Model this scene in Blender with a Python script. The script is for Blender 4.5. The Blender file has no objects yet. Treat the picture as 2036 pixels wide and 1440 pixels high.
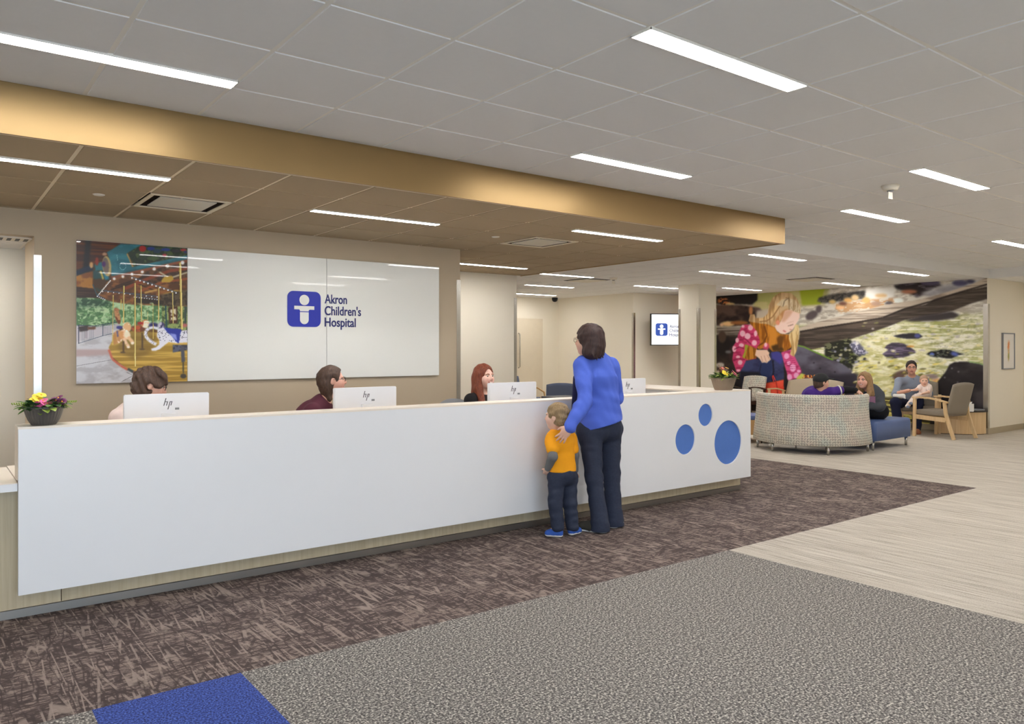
# Reception hall of a children's hospital: long white counter under a gold-faced dropped ceiling, lounge beyond.
import bpy, bmesh, math, random
import numpy as np
from mathutils import Vector, Matrix
random.seed(7)
C = bpy.context.scene.collection
PI = math.pi

# ------------------------------------------------------------------ camera constants and a pixel-to-point helper
F, CX, CY, YAW, H = 1518.0, 957.3, 695.0, 0.63, 1.47
SN, CS = math.sin(YAW), math.cos(YAW)
def W(px, py, d):
    """point seen at photo pixel (px, py) at depth d"""
    a = (px - CX) / F
    return Vector(((SN + a * CS) * d, (CS - a * SN) * d, H - (py - CY) / F * d))

# ------------------------------------------------------------------ colours and materials
def s2l(v):
    v = v / 255.0
    return v / 12.92 if v <= 0.04045 else ((v + 0.055) / 1.055) ** 2.4
def rgb(r, g, b): return (s2l(r), s2l(g), s2l(b), 1.0)
def new_mat(name):
    m = bpy.data.materials.new(name); m.use_nodes = True
    nt = m.node_tree; b = nt.nodes['Principled BSDF']
    return m, nt, b
def mat(name, col, rough=0.6, metal=0.0, vary=0.04, scale=8.0, spec=0.5, bump=0.0, bscale=200.0, coat=0.0):
    m, nt, b = new_mat(name)
    N, L = nt.nodes, nt.links
    tc = N.new('ShaderNodeTexCoord')
    nz = N.new('ShaderNodeTexNoise'); nz.inputs['Scale'].default_value = scale; nz.inputs['Detail'].default_value = 3
    L.new(tc.outputs['Object'], nz.inputs['Vector'])
    mr = N.new('ShaderNodeMapRange'); mr.inputs['To Min'].default_value = 1 - vary; mr.inputs['To Max'].default_value = 1 + vary
    L.new(nz.outputs['Fac'], mr.inputs['Value'])
    mx = N.new('ShaderNodeVectorMath'); mx.operation = 'SCALE'; mx.inputs[0].default_value = col[:3]
    L.new(mr.outputs['Result'], mx.inputs['Scale'])
    L.new(mx.outputs['Vector'], b.inputs['Base Color'])
    b.inputs['Roughness'].default_value = rough; b.inputs['Metallic'].default_value = metal
    b.inputs['Specular IOR Level'].default_value = spec
    if coat: b.inputs['Coat Weight'].default_value = coat; b.inputs['Coat Roughness'].default_value = 0.03
    if bump:
        n2 = N.new('ShaderNodeTexNoise'); n2.inputs['Scale'].default_value = bscale
        L.new(tc.outputs['Object'], n2.inputs['Vector'])
        bp = N.new('ShaderNodeBump'); bp.inputs['Strength'].default_value = bump; bp.inputs['Distance'].default_value = 0.002
        L.new(n2.outputs['Fac'], bp.inputs['Height']); L.new(bp.outputs['Normal'], b.inputs['Normal'])
    return m
def emis(name, col, strength):
    m, nt, b = new_mat(name)
    b.inputs['Base Color'].default_value = col
    b.inputs['Emission Color'].default_value = col; b.inputs['Emission Strength'].default_value = strength
    return m
def paint_mat(name, rough=0.5, spec=0.5, coat=0.0):
    m, nt, b = new_mat(name)
    a = nt.nodes.new('ShaderNodeVertexColor'); a.layer_name = 'Col'
    nt.links.new(a.outputs['Color'], b.inputs['Base Color'])
    b.inputs['Roughness'].default_value = rough; b.inputs['Specular IOR Level'].default_value = spec
    if coat: b.inputs['Coat Weight'].default_value = coat; b.inputs['Coat Roughness'].default_value = 0.02
    return m
class G:
    """tiny node-graph helper"""
    def __init__(s, name, rough=0.9):
        s.m, s.nt, s.b = new_mat(name); s.N, s.L = s.nt.nodes, s.nt.links
        s.b.inputs['Roughness'].default_value = rough
        s.tc = s.N.new('ShaderNodeTexCoord')
    def mapping(s, scale, rot=(0, 0, 0), loc=(0, 0, 0), src=None):
        mp = s.N.new('ShaderNodeMapping'); mp.inputs['Scale'].default_value = scale
        mp.inputs['Rotation'].default_value = rot; mp.inputs['Location'].default_value = loc
        s.L.new(src or s.tc.outputs['Object'], mp.inputs['Vector']); return mp.outputs['Vector']
    def noise(s, vec, scale=1.0, detail=2.0, rough=0.5, dist=0.0):
        n = s.N.new('ShaderNodeTexNoise'); n.inputs['Scale'].default_value = scale
        n.inputs['Detail'].default_value = detail; n.inputs['Roughness'].default_value = rough; n.inputs['Distortion'].default_value = dist
        s.L.new(vec, n.inputs['Vector']); return n.outputs['Fac']
    def ramp(s, fac, stops, interp='LINEAR'):
        r = s.N.new('ShaderNodeValToRGB'); r.color_ramp.interpolation = interp
        e = r.color_ramp.elements
        while len(e) < len(stops): e.new(0.5)
        for k, (p, c) in enumerate(stops):
            e[k].position = p; e[k].color = c if len(c) == 4 else (*c, 1)
        s.L.new(fac, r.inputs['Fac']); return r.outputs['Color']
    def math(s, op, a, b=None, c=None):
        n = s.N.new('ShaderNodeMath'); n.operation = op
        for k, v in enumerate((a, b, c)):
            if v is None: continue
            if isinstance(v, (int, float)): n.inputs[k].default_value = v
            else: s.L.new(v, n.inputs[k])
        return n.outputs[0]
    def mix(s, f, a, b, mode='MIX'):
        n = s.N.new('ShaderNodeMix'); n.data_type = 'RGBA'; n.blend_type = mode
        for k, v in ((0, f), (6, a), (7, b)):
            if isinstance(v, (int, float, tuple)): n.inputs[k].default_value = v
            else: s.L.new(v, n.inputs[k])
        return n.outputs[2]
    def color(s, c): s.L.new(c, s.b.inputs['Base Color']); return s.m
    def bump(s, h, strength=0.3, dist=0.003):
        bp = s.N.new('ShaderNodeBump'); bp.inputs['Strength'].default_value = strength; bp.inputs['Distance'].default_value = dist
        s.L.new(h, bp.inputs['Height']); s.L.new(bp.outputs['Normal'], s.b.inputs['Normal'])

BK, WH = (0, 0, 0, 1), (1, 1, 1, 1)
def contour(g, sc, rz, off, w, soft=.012, dist=.5):
    """thin wandering lines where a stretched noise crosses its middle value"""
    n = g.noise(g.mapping(sc, (0, 0, rz), (off, off * 1.7, 0)), 1, 2, .5, dist)
    d = g.math('ABSOLUTE', g.math('SUBTRACT', n, .5))
    return g.ramp(d, [(0, WH), (w, WH), (w + soft, BK), (1, BK)])
def crack(g, sc, rz, off, w, dens=.5, ms=3.0):
    """broken straight cracks: edges of stretched cells, interrupted by a slow noise"""
    v = g.N.new('ShaderNodeTexVoronoi'); v.feature = 'DISTANCE_TO_EDGE'; v.inputs['Scale'].default_value = 1; v.inputs['Randomness'].default_value = 1
    g.L.new(g.mapping(sc, (0, 0, rz), (off, off * 1.7, 0)), v.inputs['Vector'])
    line = g.ramp(v.outputs['Distance'], [(0, WH), (w, WH), (w * 1.6, BK), (1, BK)])
    m = g.ramp(g.noise(g.mapping((ms, ms, 1), (0, 0, 0), (off * 3, 0, 0)), 1, 3, .65), [(0, BK), (dens - .05, BK), (dens + .03, WH), (1, WH)])
    return g.math('MULTIPLY', line, m)
def carpet_brown():
    g = G('brown crackle carpet', 0.95)
    out = g.ramp(g.noise(g.mapping((150, 150, 150)), 1, 2), [(0.32, rgb(104, 89, 83)), (0.68, rgb(150, 133, 124))])
    dk = rgb(64, 51, 49)
    n = g.noise(g.mapping((10, 50, 1), (0, 0, .03), (3, 1, 0)), 1, 3, .7, .2)
    big = g.noise(g.mapping((3.2, 2.4, 1)), 1, 2)
    n = g.math('ADD', n, g.math('MULTIPLY', g.math('SUBTRACT', big, .5), .45))
    out = g.mix(g.math('MULTIPLY', g.ramp(n, [(0, BK), (.57, BK), (.60, WH), (1, WH)]), .8), out, dk)
    for sc, rz, off, w, de in (((5, 26, 1), .06, 0, .045, .44), ((4, 19, 1), -.16, 5, .036, .47), ((7, 36, 1), .18, 7, .05, .48), ((13, 2.6, 1), .05, 9, .030, .46), ((10, 2.2, 1), -.28, 13, .024, .50), ((11, 2.6, 1), .36, 21, .022, .52), ((22, 6, 1), -.1, 25, .035, .52)):
        out = g.mix(g.math('MULTIPLY', crack(g, sc, rz, off, w, de), .85), out, dk)
    for sc, rz, off, w, de in (((15, 1.3, 1), -.18, 41, .026, .52), ((12, 1.1, 1), .10, 47, .024, .54)):
        out = g.mix(g.math('MULTIPLY', crack(g, sc, rz, off, w, de, 5), .8), out, rgb(150, 135, 126))
    return g.color(out)
def carpet_grey():
    g = G('grey looped carpet', 0.95)
    n = g.noise(g.mapping((105, 105, 105)), 1, 1.5, 0.6)
    n2 = g.noise(g.mapping((48, 64, 60)), 1, 2, 0.6)
    v = g.math('ADD', g.math('MULTIPLY', n, 0.7), g.math('MULTIPLY', n2, 0.3))
    return g.color(g.ramp(v, [(0.38, rgb(54, 51, 50)), (0.47, rgb(106, 102, 99)), (0.53, rgb(124, 120, 115)), (0.60, rgb(198, 192, 182))]))
def carpet_light():
    g = G('light beige striated carpet', 0.95)
    n = g.noise(g.mapping((75, 2.2, 1)), 1, 3, 0.6, 0.15)
    n2 = g.noise(g.mapping((24, 0.9, 1), (0, 0, 0), (7, 3, 0)), 1, 3, 0.6, 0.2)
    n3 = g.noise(g.mapping((140, 140, 1)), 1, 1)
    v = g.math('ADD', g.math('ADD', g.math('MULTIPLY', n, 0.5), g.math('MULTIPLY', n2, 0.25)), g.math('MULTIPLY', n3, 0.25))
    out = g.ramp(v, [(0.37, rgb(140, 131, 118)), (0.47, rgb(184, 176, 164)), (0.56, rgb(203, 196, 184)), (0.66, rgb(220, 214, 204))])
    out = g.mix(g.math('MULTIPLY', contour(g, (26, .5, 1), .02, 3, .012, dist=.3), .28), out, rgb(118, 108, 94))
    return g.color(g.mix(g.math('MULTIPLY', contour(g, (6, 14, 1), .5, 8, .003, .004, 2.0), .25), out, rgb(110, 100, 88)))
def carpet_blue():
    g = G('blue looped carpet', 0.95)
    n = g.noise(g.mapping((120, 120, 120)), 1, 1.5, 0.6)
    return g.color(g.ramp(n, [(0.36, rgb(24, 36, 84)), (0.5, rgb(46, 68, 146)), (0.64, rgb(78, 104, 186))]))
def wood(name, c1, c2, axis='x', rough=0.45, sc=1.0):
    g = G(name, rough)
    s = {'x': (2 * sc, 40 * sc, 40 * sc), 'z': (45 * sc, 45 * sc, 1.6 * sc), 'y': (40 * sc, 2 * sc, 40 * sc)}[axis]
    n = g.noise(g.mapping(s), 1, 4, 0.6, 0.3)
    return g.color(g.ramp(n, [(0.3, c1), (0.7, c2)]))
def patterned():
    g = G('woven circuit pattern upholstery', 0.9)
    uv = g.tc.outputs['UV']
    sep = g.N.new('ShaderNodeSeparateXYZ'); g.L.new(g.mapping((1, 1, 1), src=uv), sep.inputs[0])
    fl = g.N.new('ShaderNodeVectorMath'); fl.operation = 'FLOOR'; g.L.new(uv, fl.inputs[0])
    wn = g.N.new('ShaderNodeTexWhiteNoise'); wn.noise_dimensions = '2D'; g.L.new(fl.outputs[0], wn.inputs['Vector'])
    fx = g.math('SUBTRACT', g.math('FRACT', sep.outputs[0]), .5); fy = g.math('SUBTRACT', g.math('FRACT', sep.outputs[1]), .5)
    r = wn.outputs['Value']
    # each cell holds a quarter-round hook in one of two turns, joining its neighbours into short meanders
    flip = g.math('SUBTRACT', g.math('MULTIPLY', g.math('GREATER_THAN', r, .5), 2.0), 1.0)
    px = g.math('MULTIPLY', fx, flip)
    def arc(cx, cy):
        dx = g.math('SUBTRACT', px, cx); dy = g.math('SUBTRACT', fy, cy)
        m = g.math('POWER', g.math('ADD', g.math('POWER', g.math('ABSOLUTE', dx), 4.0), g.math('POWER', g.math('ABSOLUTE', dy), 4.0)), .25)
        return g.math('LESS_THAN', g.math('ABSOLUTE', g.math('SUBTRACT', m, .5)), .085)
    a1 = arc(-.5, -.5); a2 = g.math('MULTIPLY', arc(.5, .5), g.math('LESS_THAN', g.math('FRACT', g.math('MULTIPLY', r, 7.0)), .6))
    patch = g.noise(g.mapping((0.16, 0.16, 1), src=uv), 1, 1)
    base = g.ramp(patch, [(0.34, rgb(196, 200, 190)), (0.5, rgb(210, 204, 190)), (0.66, rgb(208, 196, 184))])
    tint = g.ramp(g.math('FRACT', g.math('MULTIPLY', r, 13.0)), [(0.0, rgb(98, 94, 96)), (.45, rgb(122, 138, 134)), (.62, rgb(98, 92, 96)), (.82, rgb(160, 124, 112)), (.95, rgb(150, 134, 96))], 'CONSTANT')
    out = g.mix(g.math('MULTIPLY', a2, .6), base, tint)
    return g.color(g.mix(g.math('MULTIPLY', a1, .85), out, rgb(92, 88, 92)))

M = {}
M['ceil'] = mat('ceiling tile white', rgb(238, 238, 238), 0.9, vary=0.015, scale=30)
M['bar'] = mat('ceiling grid white', rgb(246, 243, 236), 0.6, vary=0.01)
M['soffit'] = mat('beige ceiling tile', rgb(174, 157, 130), 0.9, vary=0.02, scale=30)
M['sbar'] = mat('cream ceiling grid', rgb(246, 234, 208), 0.5, vary=0.01)
M['gold'] = mat('satin gold laminate', rgb(164, 136, 92), 0.38, 0.55, vary=0.02)
M['wall'] = mat('cream wall paint', rgb(242, 235, 219), 0.75, vary=0.012, scale=2, bump=0.05)
M['beige'] = mat('taupe wall paint', rgb(190, 174, 150), 0.7, vary=0.012, scale=2, bump=0.05)
M['white'] = mat('white solid surface', rgb(233, 234, 236), 0.32, vary=0.008)
M['cream'] = mat('warm white ledge', rgb(238, 228, 214), 0.35, vary=0.01)
M['steel'] = mat('brushed steel', rgb(205, 203, 198), 0.26, 1.0, vary=0.03, scale=60)
M['kick'] = mat('polished steel base', rgb(176, 174, 168), 0.36, 0.95, vary=0.02)
M['counterwood'] = wood('light grey oak laminate', rgb(190, 174, 142), rgb(206, 192, 162), 'z', 0.5)
M['maple'] = wood('pale maple', rgb(212, 178, 130), rgb(232, 202, 158), 'z', 0.4)
M['maple2'] = wood('honey maple', rgb(198, 156, 100), rgb(220, 182, 128), 'z', 0.4)
M['darkwood'] = mat('dark brown wood', rgb(60, 42, 32), 0.5)
M['basebd'] = mat('tan vinyl baseboard', rgb(176, 164, 140), 0.6)
M['taupe'] = mat('taupe vinyl upholstery', rgb(140, 130, 116), 0.55, vary=0.05)
M['sand'] = mat('sand upholstery', rgb(178, 164, 142), 0.7, vary=0.04)
M['bluevinyl'] = mat('blue vinyl upholstery', rgb(84, 106, 156), 0.45, vary=0.05)
M['bluefab'] = mat('slate blue fabric', rgb(92, 102, 126), 0.85, vary=0.05)
M['pattern'] = patterned()
M['black'] = mat('black plastic', rgb(26, 25, 26), 0.5)
M['darkgrey'] = mat('dark grey', rgb(66, 62, 60), 0.6)
M['greyplastic'] = mat('grey plastic', rgb(130, 134, 140), 0.5)
M['monitor'] = mat('white monitor shell', rgb(235, 236, 240), 0.35, vary=0.006)
M['ink'] = mat('dark grey print', rgb(78, 78, 84), 0.5)
M['logoblue'] = mat('royal blue sign', rgb(44, 58, 176), 0.35)
M['textblue'] = mat('navy lettering', rgb(40, 44, 110), 0.4)
M['dotblue'] = mat('blue felt inset', rgb(80, 120, 196), 0.8, vary=0.05, scale=20)
M['glass'] = mat('glossy white back-painted glass', rgb(240, 241, 236), 0.3, vary=0.004, coat=0.7)
M['brass'] = mat('antique brass frame', rgb(150, 138, 120), 0.35, 0.9)
M['duct'] = mat('dark duct interior', rgb(62, 44, 34), 0.9)
M['ventwhite'] = mat('white vent panel', rgb(232, 226, 212), 0.5)
M['diff'] = emis('lit lamp diffuser', (1.0, 0.965, 0.93, 1), 26.0)
M['diff2'] = emis('lit lamp diffuser over the counter', (1.0, 0.965, 0.93, 1), 42.0)
M['paper'] = mat('white paper', rgb(240, 238, 234), 0.7)
M['doorm'] = mat('cream door', rgb(226, 214, 192), 0.5)
M['windowframe'] = mat('aluminium window frame', rgb(150, 150, 150), 0.4, 0.8)

# ------------------------------------------------------------------ object helpers
def link(o, parent=None):
    C.objects.link(o)
    if parent is not None: o.parent = parent
    return o
def mesh_obj(name, verts, faces, m, parent=None, smooth=False, mats=None, fm=None):
    me = bpy.data.meshes.new(name); me.from_pydata([tuple(v) for v in verts], [], faces)
    for x in (mats or [m]): me.materials.append(x)
    if fm is not None:
        me.polygons.foreach_set('material_index', fm)
    if smooth: me.polygons.foreach_set('use_smooth', [True] * len(me.polygons))
    me.update()
    return link(bpy.data.objects.new(name, me), parent)
def bm_obj(name, bm, m, parent=None, smooth=False, mats=None):
    me = bpy.data.meshes.new(name); bm.normal_update(); bm.to_mesh(me); bm.free()
    for x in (mats or [m]): me.materials.append(x)
    if smooth: me.polygons.foreach_set('use_smooth', [True] * len(me.polygons))
    return link(bpy.data.objects.new(name, me), parent)
def tag(o, label, cat, group=None, kind=None):
    o['label'] = label; o['category'] = cat
    if group: o['group'] = group
    if kind: o['kind'] = kind
    return o
def struct(o): o['kind'] = 'structure'; return o
def thing(name, loc, rz, label, cat, group=None):
    o = bpy.data.objects.new(name, None); o.empty_display_size = 0.1
    o.location = loc; o.rotation_euler = (0, 0, rz); C.objects.link(o)
    return tag(o, label, cat, group)
def dup(o, loc=None, rz=None, label=None, group=None):
    def cp(s, p):
        c = s.copy(); C.objects.link(c); c.parent = p
        for ch in s.children: cp(ch, c)
        return c
    r = cp(o, None)
    if loc is not None: r.location = loc
    if rz is not None: r.rotation_euler = (0, 0, rz)
    if label: r['label'] = label
    if group: r['group'] = group
    return r
def box(bm, x0, x1, y0, y1, z0, z1, mi=0):
    vs = [bm.verts.new(p) for p in ((x0, y0, z0), (x1, y0, z0), (x1, y1, z0), (x0, y1, z0), (x0, y0, z1), (x1, y0, z1), (x1, y1, z1), (x0, y1, z1))]
    fs = []
    for f in ((0, 3, 2, 1), (4, 5, 6, 7), (0, 1, 5, 4), (1, 2, 6, 5), (2, 3, 7, 6), (3, 0, 4, 7)):
        q = bm.faces.new([vs[i] for i in f]); q.material_index = mi; fs.append(q)
    return vs, fs
def boxo(name, x0, x1, y0, y1, z0, z1, m, parent=None, bev=0.0, seg=2, smooth=False):
    bm = bmesh.new(); box(bm, x0, x1, y0, y1, z0, z1)
    if bev: bmesh.ops.bevel(bm, geom=bm.edges[:], offset=bev, segments=seg, profile=0.5, affect='EDGES')
    return bm_obj(name, bm, m, parent, smooth)
def tube(bm, pts, radii, seg=10, flat=1.0, side=None, mi=0):
    """swept tube through pts; flat squashes the section along the second axis"""
    pts = [Vector(p) for p in pts]
    if isinstance(radii, (int, float)): radii = [radii] * len(pts)
    rings = []; up = side
    for i, p in enumerate(pts):
        t = (pts[min(i + 1, len(pts) - 1)] - pts[max(i - 1, 0)]).normalized()
        ref = Vector(side) if side is not None else (Vector((0, 0, 1)) if abs(t.z) < 0.95 else Vector((1, 0, 0)))
        a = (ref - t * ref.dot(t)).normalized(); b = t.cross(a)
        rings.append([bm.verts.new(p + (a * math.cos(2 * PI * k / seg) + b * flat * math.sin(2 * PI * k / seg)) * radii[i]) for k in range(seg)])
    for i in range(len(rings) - 1):
        for k in range(seg):
            f = bm.faces.new((rings[i][k], rings[i][(k + 1) % seg], rings[i + 1][(k + 1) % seg], rings[i + 1][k])); f.smooth = True; f.material_index = mi
    bm.faces.new(rings[0][::-1]).material_index = mi; bm.faces.new(rings[-1]).material_index = mi
def bar(bm, pts, w, t, side=(1, 0, 0)):
    """rectangular bar swept through pts, w across side, t across the other way"""
    pts = [Vector(p) for p in pts]; S = Vector(side); rings = []
    for i, p in enumerate(pts):
        tt = (pts[min(i + 1, len(pts) - 1)] - pts[max(i - 1, 0)]).normalized()
        a = (S - tt * S.dot(tt)).normalized(); b = tt.cross(a)
        rings.append([bm.verts.new(p + a * (sx * w / 2) + b * (sy * t / 2)) for sx, sy in ((-1, -1), (1, -1), (1, 1), (-1, 1))])
    for i in range(len(rings) - 1):
        for k in range(4):
            bm.faces.new((rings[i][k], rings[i][(k + 1) % 4], rings[i + 1][(k + 1) % 4], rings[i + 1][k]))
    bm.faces.new(rings[0][::-1]); bm.faces.new(rings[-1])
def lathe(bm, prof, seg=32, c=(0, 0, 0), sx=1.0, sy=1.0, rib=0.0, nrib=0, smooth=True):
    rings = []
    for r, z in prof:
        rings.append([bm.verts.new((c[0] + sx * r * (1 + rib * math.cos(nrib * 2 * PI * k / seg)) * math.cos(2 * PI * k / seg),
                                    c[1] + sy * r * (1 + rib * math.cos(nrib * 2 * PI * k / seg)) * math.sin(2 * PI * k / seg), c[2] + z)) for k in range(seg)])
    for i in range(len(rings) - 1):
        for k in range(seg):
            f = bm.faces.new((rings[i][k], rings[i][(k + 1) % seg], rings[i + 1][(k + 1) % seg], rings[i + 1][k])); f.smooth = smooth
    bm.faces.new(rings[0][::-1]); bm.faces.new(rings[-1])
def extrude_poly(bm, pts2, fn, d0, d1, mi=0):
    """prism from a 2D outline; fn(u, v, depth) -> 3D"""
    a = [bm.verts.new(fn(u, v, d0)) for u, v in pts2]; b = [bm.verts.new(fn(u, v, d1)) for u, v in pts2]
    n = len(pts2)
    bm.faces.new(a).material_index = mi; bm.faces.new(b[::-1]).material_index = mi
    for k in range(n): bm.faces.new((a[k], b[k], b[(k + 1) % n], a[(k + 1) % n])).material_index = mi
def rrect(u0, u1, v0, v1, r, n=6):
    out = []
    for cx, cy, a0 in ((u1 - r, v1 - r, 0), (u0 + r, v1 - r, 90), (u0 + r, v0 + r, 180), (u1 - r, v0 + r, 270)):
        for k in range(n + 1):
            a = math.radians(a0 + 90 * k / n); out.append((cx + r * math.cos(a), cy + r * math.sin(a)))
    return out
def circle(cx, cy, r, n=40): return [(cx + r * math.cos(2 * PI * k / n), cy + r * math.sin(2 * PI * k / n)) for k in range(n)]
def text_obj(name, s, size, m, parent, loc, rot, width=None, ext=0.002, bold=0.0):
    cu = bpy.data.curves.new(name + '_c', 'FONT'); cu.body = s; cu.size = size; cu.extrude = ext; cu.offset = bold
    tmp = bpy.data.objects.new(name + '_t', cu); C.objects.link(tmp)
    dg = bpy.context.evaluated_depsgraph_get(); dg.update()
    me = bpy.data.meshes.new_from_object(tmp.evaluated_get(dg))
    bpy.data.objects.remove(tmp); bpy.data.curves.remove(cu)
    xs = [v.co.x for v in me.vertices]
    k = 1.0
    if width: k = width / (max(xs) - min(xs))
    x0 = min(xs)
    for v in me.vertices: v.co.x = (v.co.x - x0) * k
    me.materials.clear(); me.materials.append(m)
    o = bpy.data.objects.new(name, me); link(o, parent); o.location = loc; o.rotation_euler = rot
    return o
# ================================================================== ROOM SHELL
ZC, ZS, ZL = 2.866, 2.605, 2.7086
TS, GX, GY = 0.6096, 1.928, 2.85          # ceiling tile pitch and grid origin
YF, YW = 4.71, 7.16                        # gold fascia plane, taupe sign wall plane
XM, YC = 14.88, 5.52                       # mural wall plane, step / right corner plane
XE, XW_, YS_ = 16.45, -3.7, -3.3           # east, west, south walls

# ---- floor: one slab, four carpets
M['c_brown'], M['c_grey'], M['c_light'], M['c_blue'] = carpet_brown(), carpet_grey(), carpet_light(), carpet_blue()
YB, XB, XL = 3.45, 4.75, 9.02
regs = [(-3.9, 0.55, -3.5, YB, 1), (0.55, 1.16, -3.5, 2.86, 1), (0.55, 1.16, 2.86, YB, 3), (1.16, XB, -3.5, YB, 1), (XB, 18.6, -3.5, YB, 2),
        (-3.9, XL, YB, 14.3, 0), (XL, 18.6, YB, 14.3, 2)]
vs, fs, mi = [], [], []
for x0, x1, y0, y1, m in regs:
    n = len(vs); vs += [(x0, y0, 0), (x1, y0, 0), (x1, y1, 0), (x0, y1, 0)]; fs.append((n, n + 1, n + 2, n + 3)); mi.append(m)
n = len(vs); vs += [(-3.9, -3.5, -.1), (18.6, -3.5, -.1), (18.6, 14.3, -.1), (-3.9, 14.3, -.1)]; fs.append((n, n + 3, n + 2, n + 1)); mi.append(1)
struct(mesh_obj('floor', vs, fs, None, mats=[M['c_brown'], M['c_grey'], M['c_light'], M['c_blue']], fm=mi))

# ---- ceilings: real lay-in tiles hung a few millimetres below their grid
def tiled(name, rects, z, mt, mb, holes=()):
    vs, fs, fm = [], [], []
    for rx0, rx1, ry0, ry1 in rects:
        n = len(vs); vs += [(rx0, ry0, z + .065), (rx0, ry1, z + .06), (rx1, ry1, z + .06), (rx1, ry0, z + .06)]; fs.append((n + 3, n + 2, n + 1, n)); fm.append(1)
        i0, i1 = math.floor((rx0 - GX) / TS), math.ceil((rx1 - GX) / TS)
        j0, j1 = math.floor((ry0 - GY) / TS), math.ceil((ry1 - GY) / TS)
        for i in range(i0, i1):
            for j in range(j0, j1):
                x0, x1 = max(GX + i * TS, rx0), min(GX + (i + 1) * TS, rx1)
                y0, y1 = max(GY + j * TS, ry0), min(GY + (j + 1) * TS, ry1)
                if x1 - x0 < .001 or y1 - y0 < .001 or (i, j) in holes: continue
                n = len(vs); vs += [(x0, y0, z + .005), (x0, y1, z + .005), (x1, y1, z + .005), (x1, y0, z + .005)]; fs.append((n, n + 1, n + 2, n + 3)); fm.append(1)
                x0, x1 = max(GX + i * TS + .0115, rx0), min(GX + (i + 1) * TS - .0115, rx1)
                y0, y1 = max(GY + j * TS + .0115, ry0), min(GY + (j + 1) * TS - .0115, ry1)
                if x1 - x0 < .02 or y1 - y0 < .02: continue
                if (i, j) in holes: continue
                n = len(vs)
                vs += [(x0, y0, z + .005), (x1, y0, z + .005), (x1, y1, z + .005), (x0, y1, z + .005),
                       (x0 + .002, y0 + .002, z), (x1 - .002, y0 + .002, z), (x1 - .002, y1 - .002, z), (x0 + .002, y1 - .002, z)]
                fs.append((n + 4, n + 7, n + 6, n + 5)); fm.append(0)
                for a, b in ((0, 1), (1, 2), (2, 3), (3, 0)): fs.append((n + a, n + b, n + 4 + b, n + 4 + a)); fm.append(0)
    return struct(mesh_obj(name, vs, fs, None, mats=[mt, mb], fm=fm))
XS1 = 7.42                                  # end of the dropped soffit
tiled('ceiling', [(-3.9, XM + .05, -3.5, YF), (XS1, XM + .05, YF, YC)], ZC, M['ceil'], M['bar'])
tiled('ceiling', [(XM + .05, 18.6, -3.5, YC), (XS1, 18.6, YC, 14.3), (-3.9, XS1, 9.16, 14.3)], ZL, M['ceil'], M['bar'])
tiled('ceiling', [(-3.9, XS1, YF, 9.16)], ZS, M['soffit'], M['sbar'], holes={(-1, 5), (5, 5)})
# step faces between the two ceiling heights
bm = bmesh.new()
box(bm, XS1, XM + .07, YC, YC + .02, ZL - .002, ZC + .07); box(bm, XM + .05, XM + .07, -3.5, YC, ZL - .002, ZC + .07)
struct(bm_obj('trim_1', bm, M['ceil']))
# gold fascia wrapping the soffit
bm = bmesh.new()
box(bm, -3.9, XS1, YF - .02, YF, ZS - .006, ZC + .07); box(bm, XS1 - .001, XS1 + .02, YF - .02, 9.16, ZS - .006, ZC + .07)
struct(bm_obj('trim_2', bm, M['gold']))
bm = bmesh.new(); box(bm, -3.9, XS1 - .001, YF, YF + .025, ZS - .003, ZS + .01)
struct(bm_obj('trim_3', bm, M['sbar']))

# ---- walls
def wallbox(name, x0, x1, y0, y1, z0, z1, m): return struct(boxo(name, x0, x1, y0, y1, z0, z1, m))
YJ = 7.86
bm = bmesh.new()
box(bm, 0.719, 4.92, YW, YJ, 0, ZS + .05); box(bm, -3.9, 0.719, YW, YW + .12, 2.392, ZS + .05); box(bm, -3.9, -1.25, YW, YW + .12, 0, 2.392)
struct(bm_obj('wall_back', bm, M['beige']))
bm = bmesh.new(); box(bm, 3.3, 7.345, 9.16, 9.5, 0, 2.9); box(bm, 4.62, 4.92, YJ + .01, 9.16, 0, 2.6)
struct(bm_obj('wall_north', bm, M['wall']))
bm = bmesh.new()   # corridor behind the sign wall
box(bm, -3.9, 3.3, 8.19, 8.34, 0, 2.6); box(bm, 3.3, 3.45, YJ, 8.34, 0, 2.6)
struct(bm_obj('wall_corridor', bm, M['wall']))
tiled('ceiling', [(-3.9, .719, YW + .12, YJ), (-3.9, 3.3, YJ, 8.19)], 2.392, M['ceil'], M['bar'])
bm = bmesh.new(); box(bm, 7.0, 12.6, 13.95, 14.1, 0, 2.8); box(bm, 7.2, 7.345, 9.5, 13.95, 0, 2.8)
struct(bm_obj('wall_far', bm, M['wall']))
bm = bmesh.new(); box(bm, 12.49, XM + .2, 11.5, 14.1, 0, 2.8)
struct(bm_obj('wall_television', bm, M['wall']))
bm = bmesh.new(); box(bm, XM, 18.6, YC, 11.5, 0, 2.7085)
struct(bm_obj('wall_mural', bm, M['wall']))
wallbox('wall_east', XE, XE + .15, -3.5, YC, 0, 2.8, M['wall'])
wallbox('wall_west', XW_ - .2, XW_, -3.5, 14.3, 0, 3.0, M['wall'])
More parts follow.
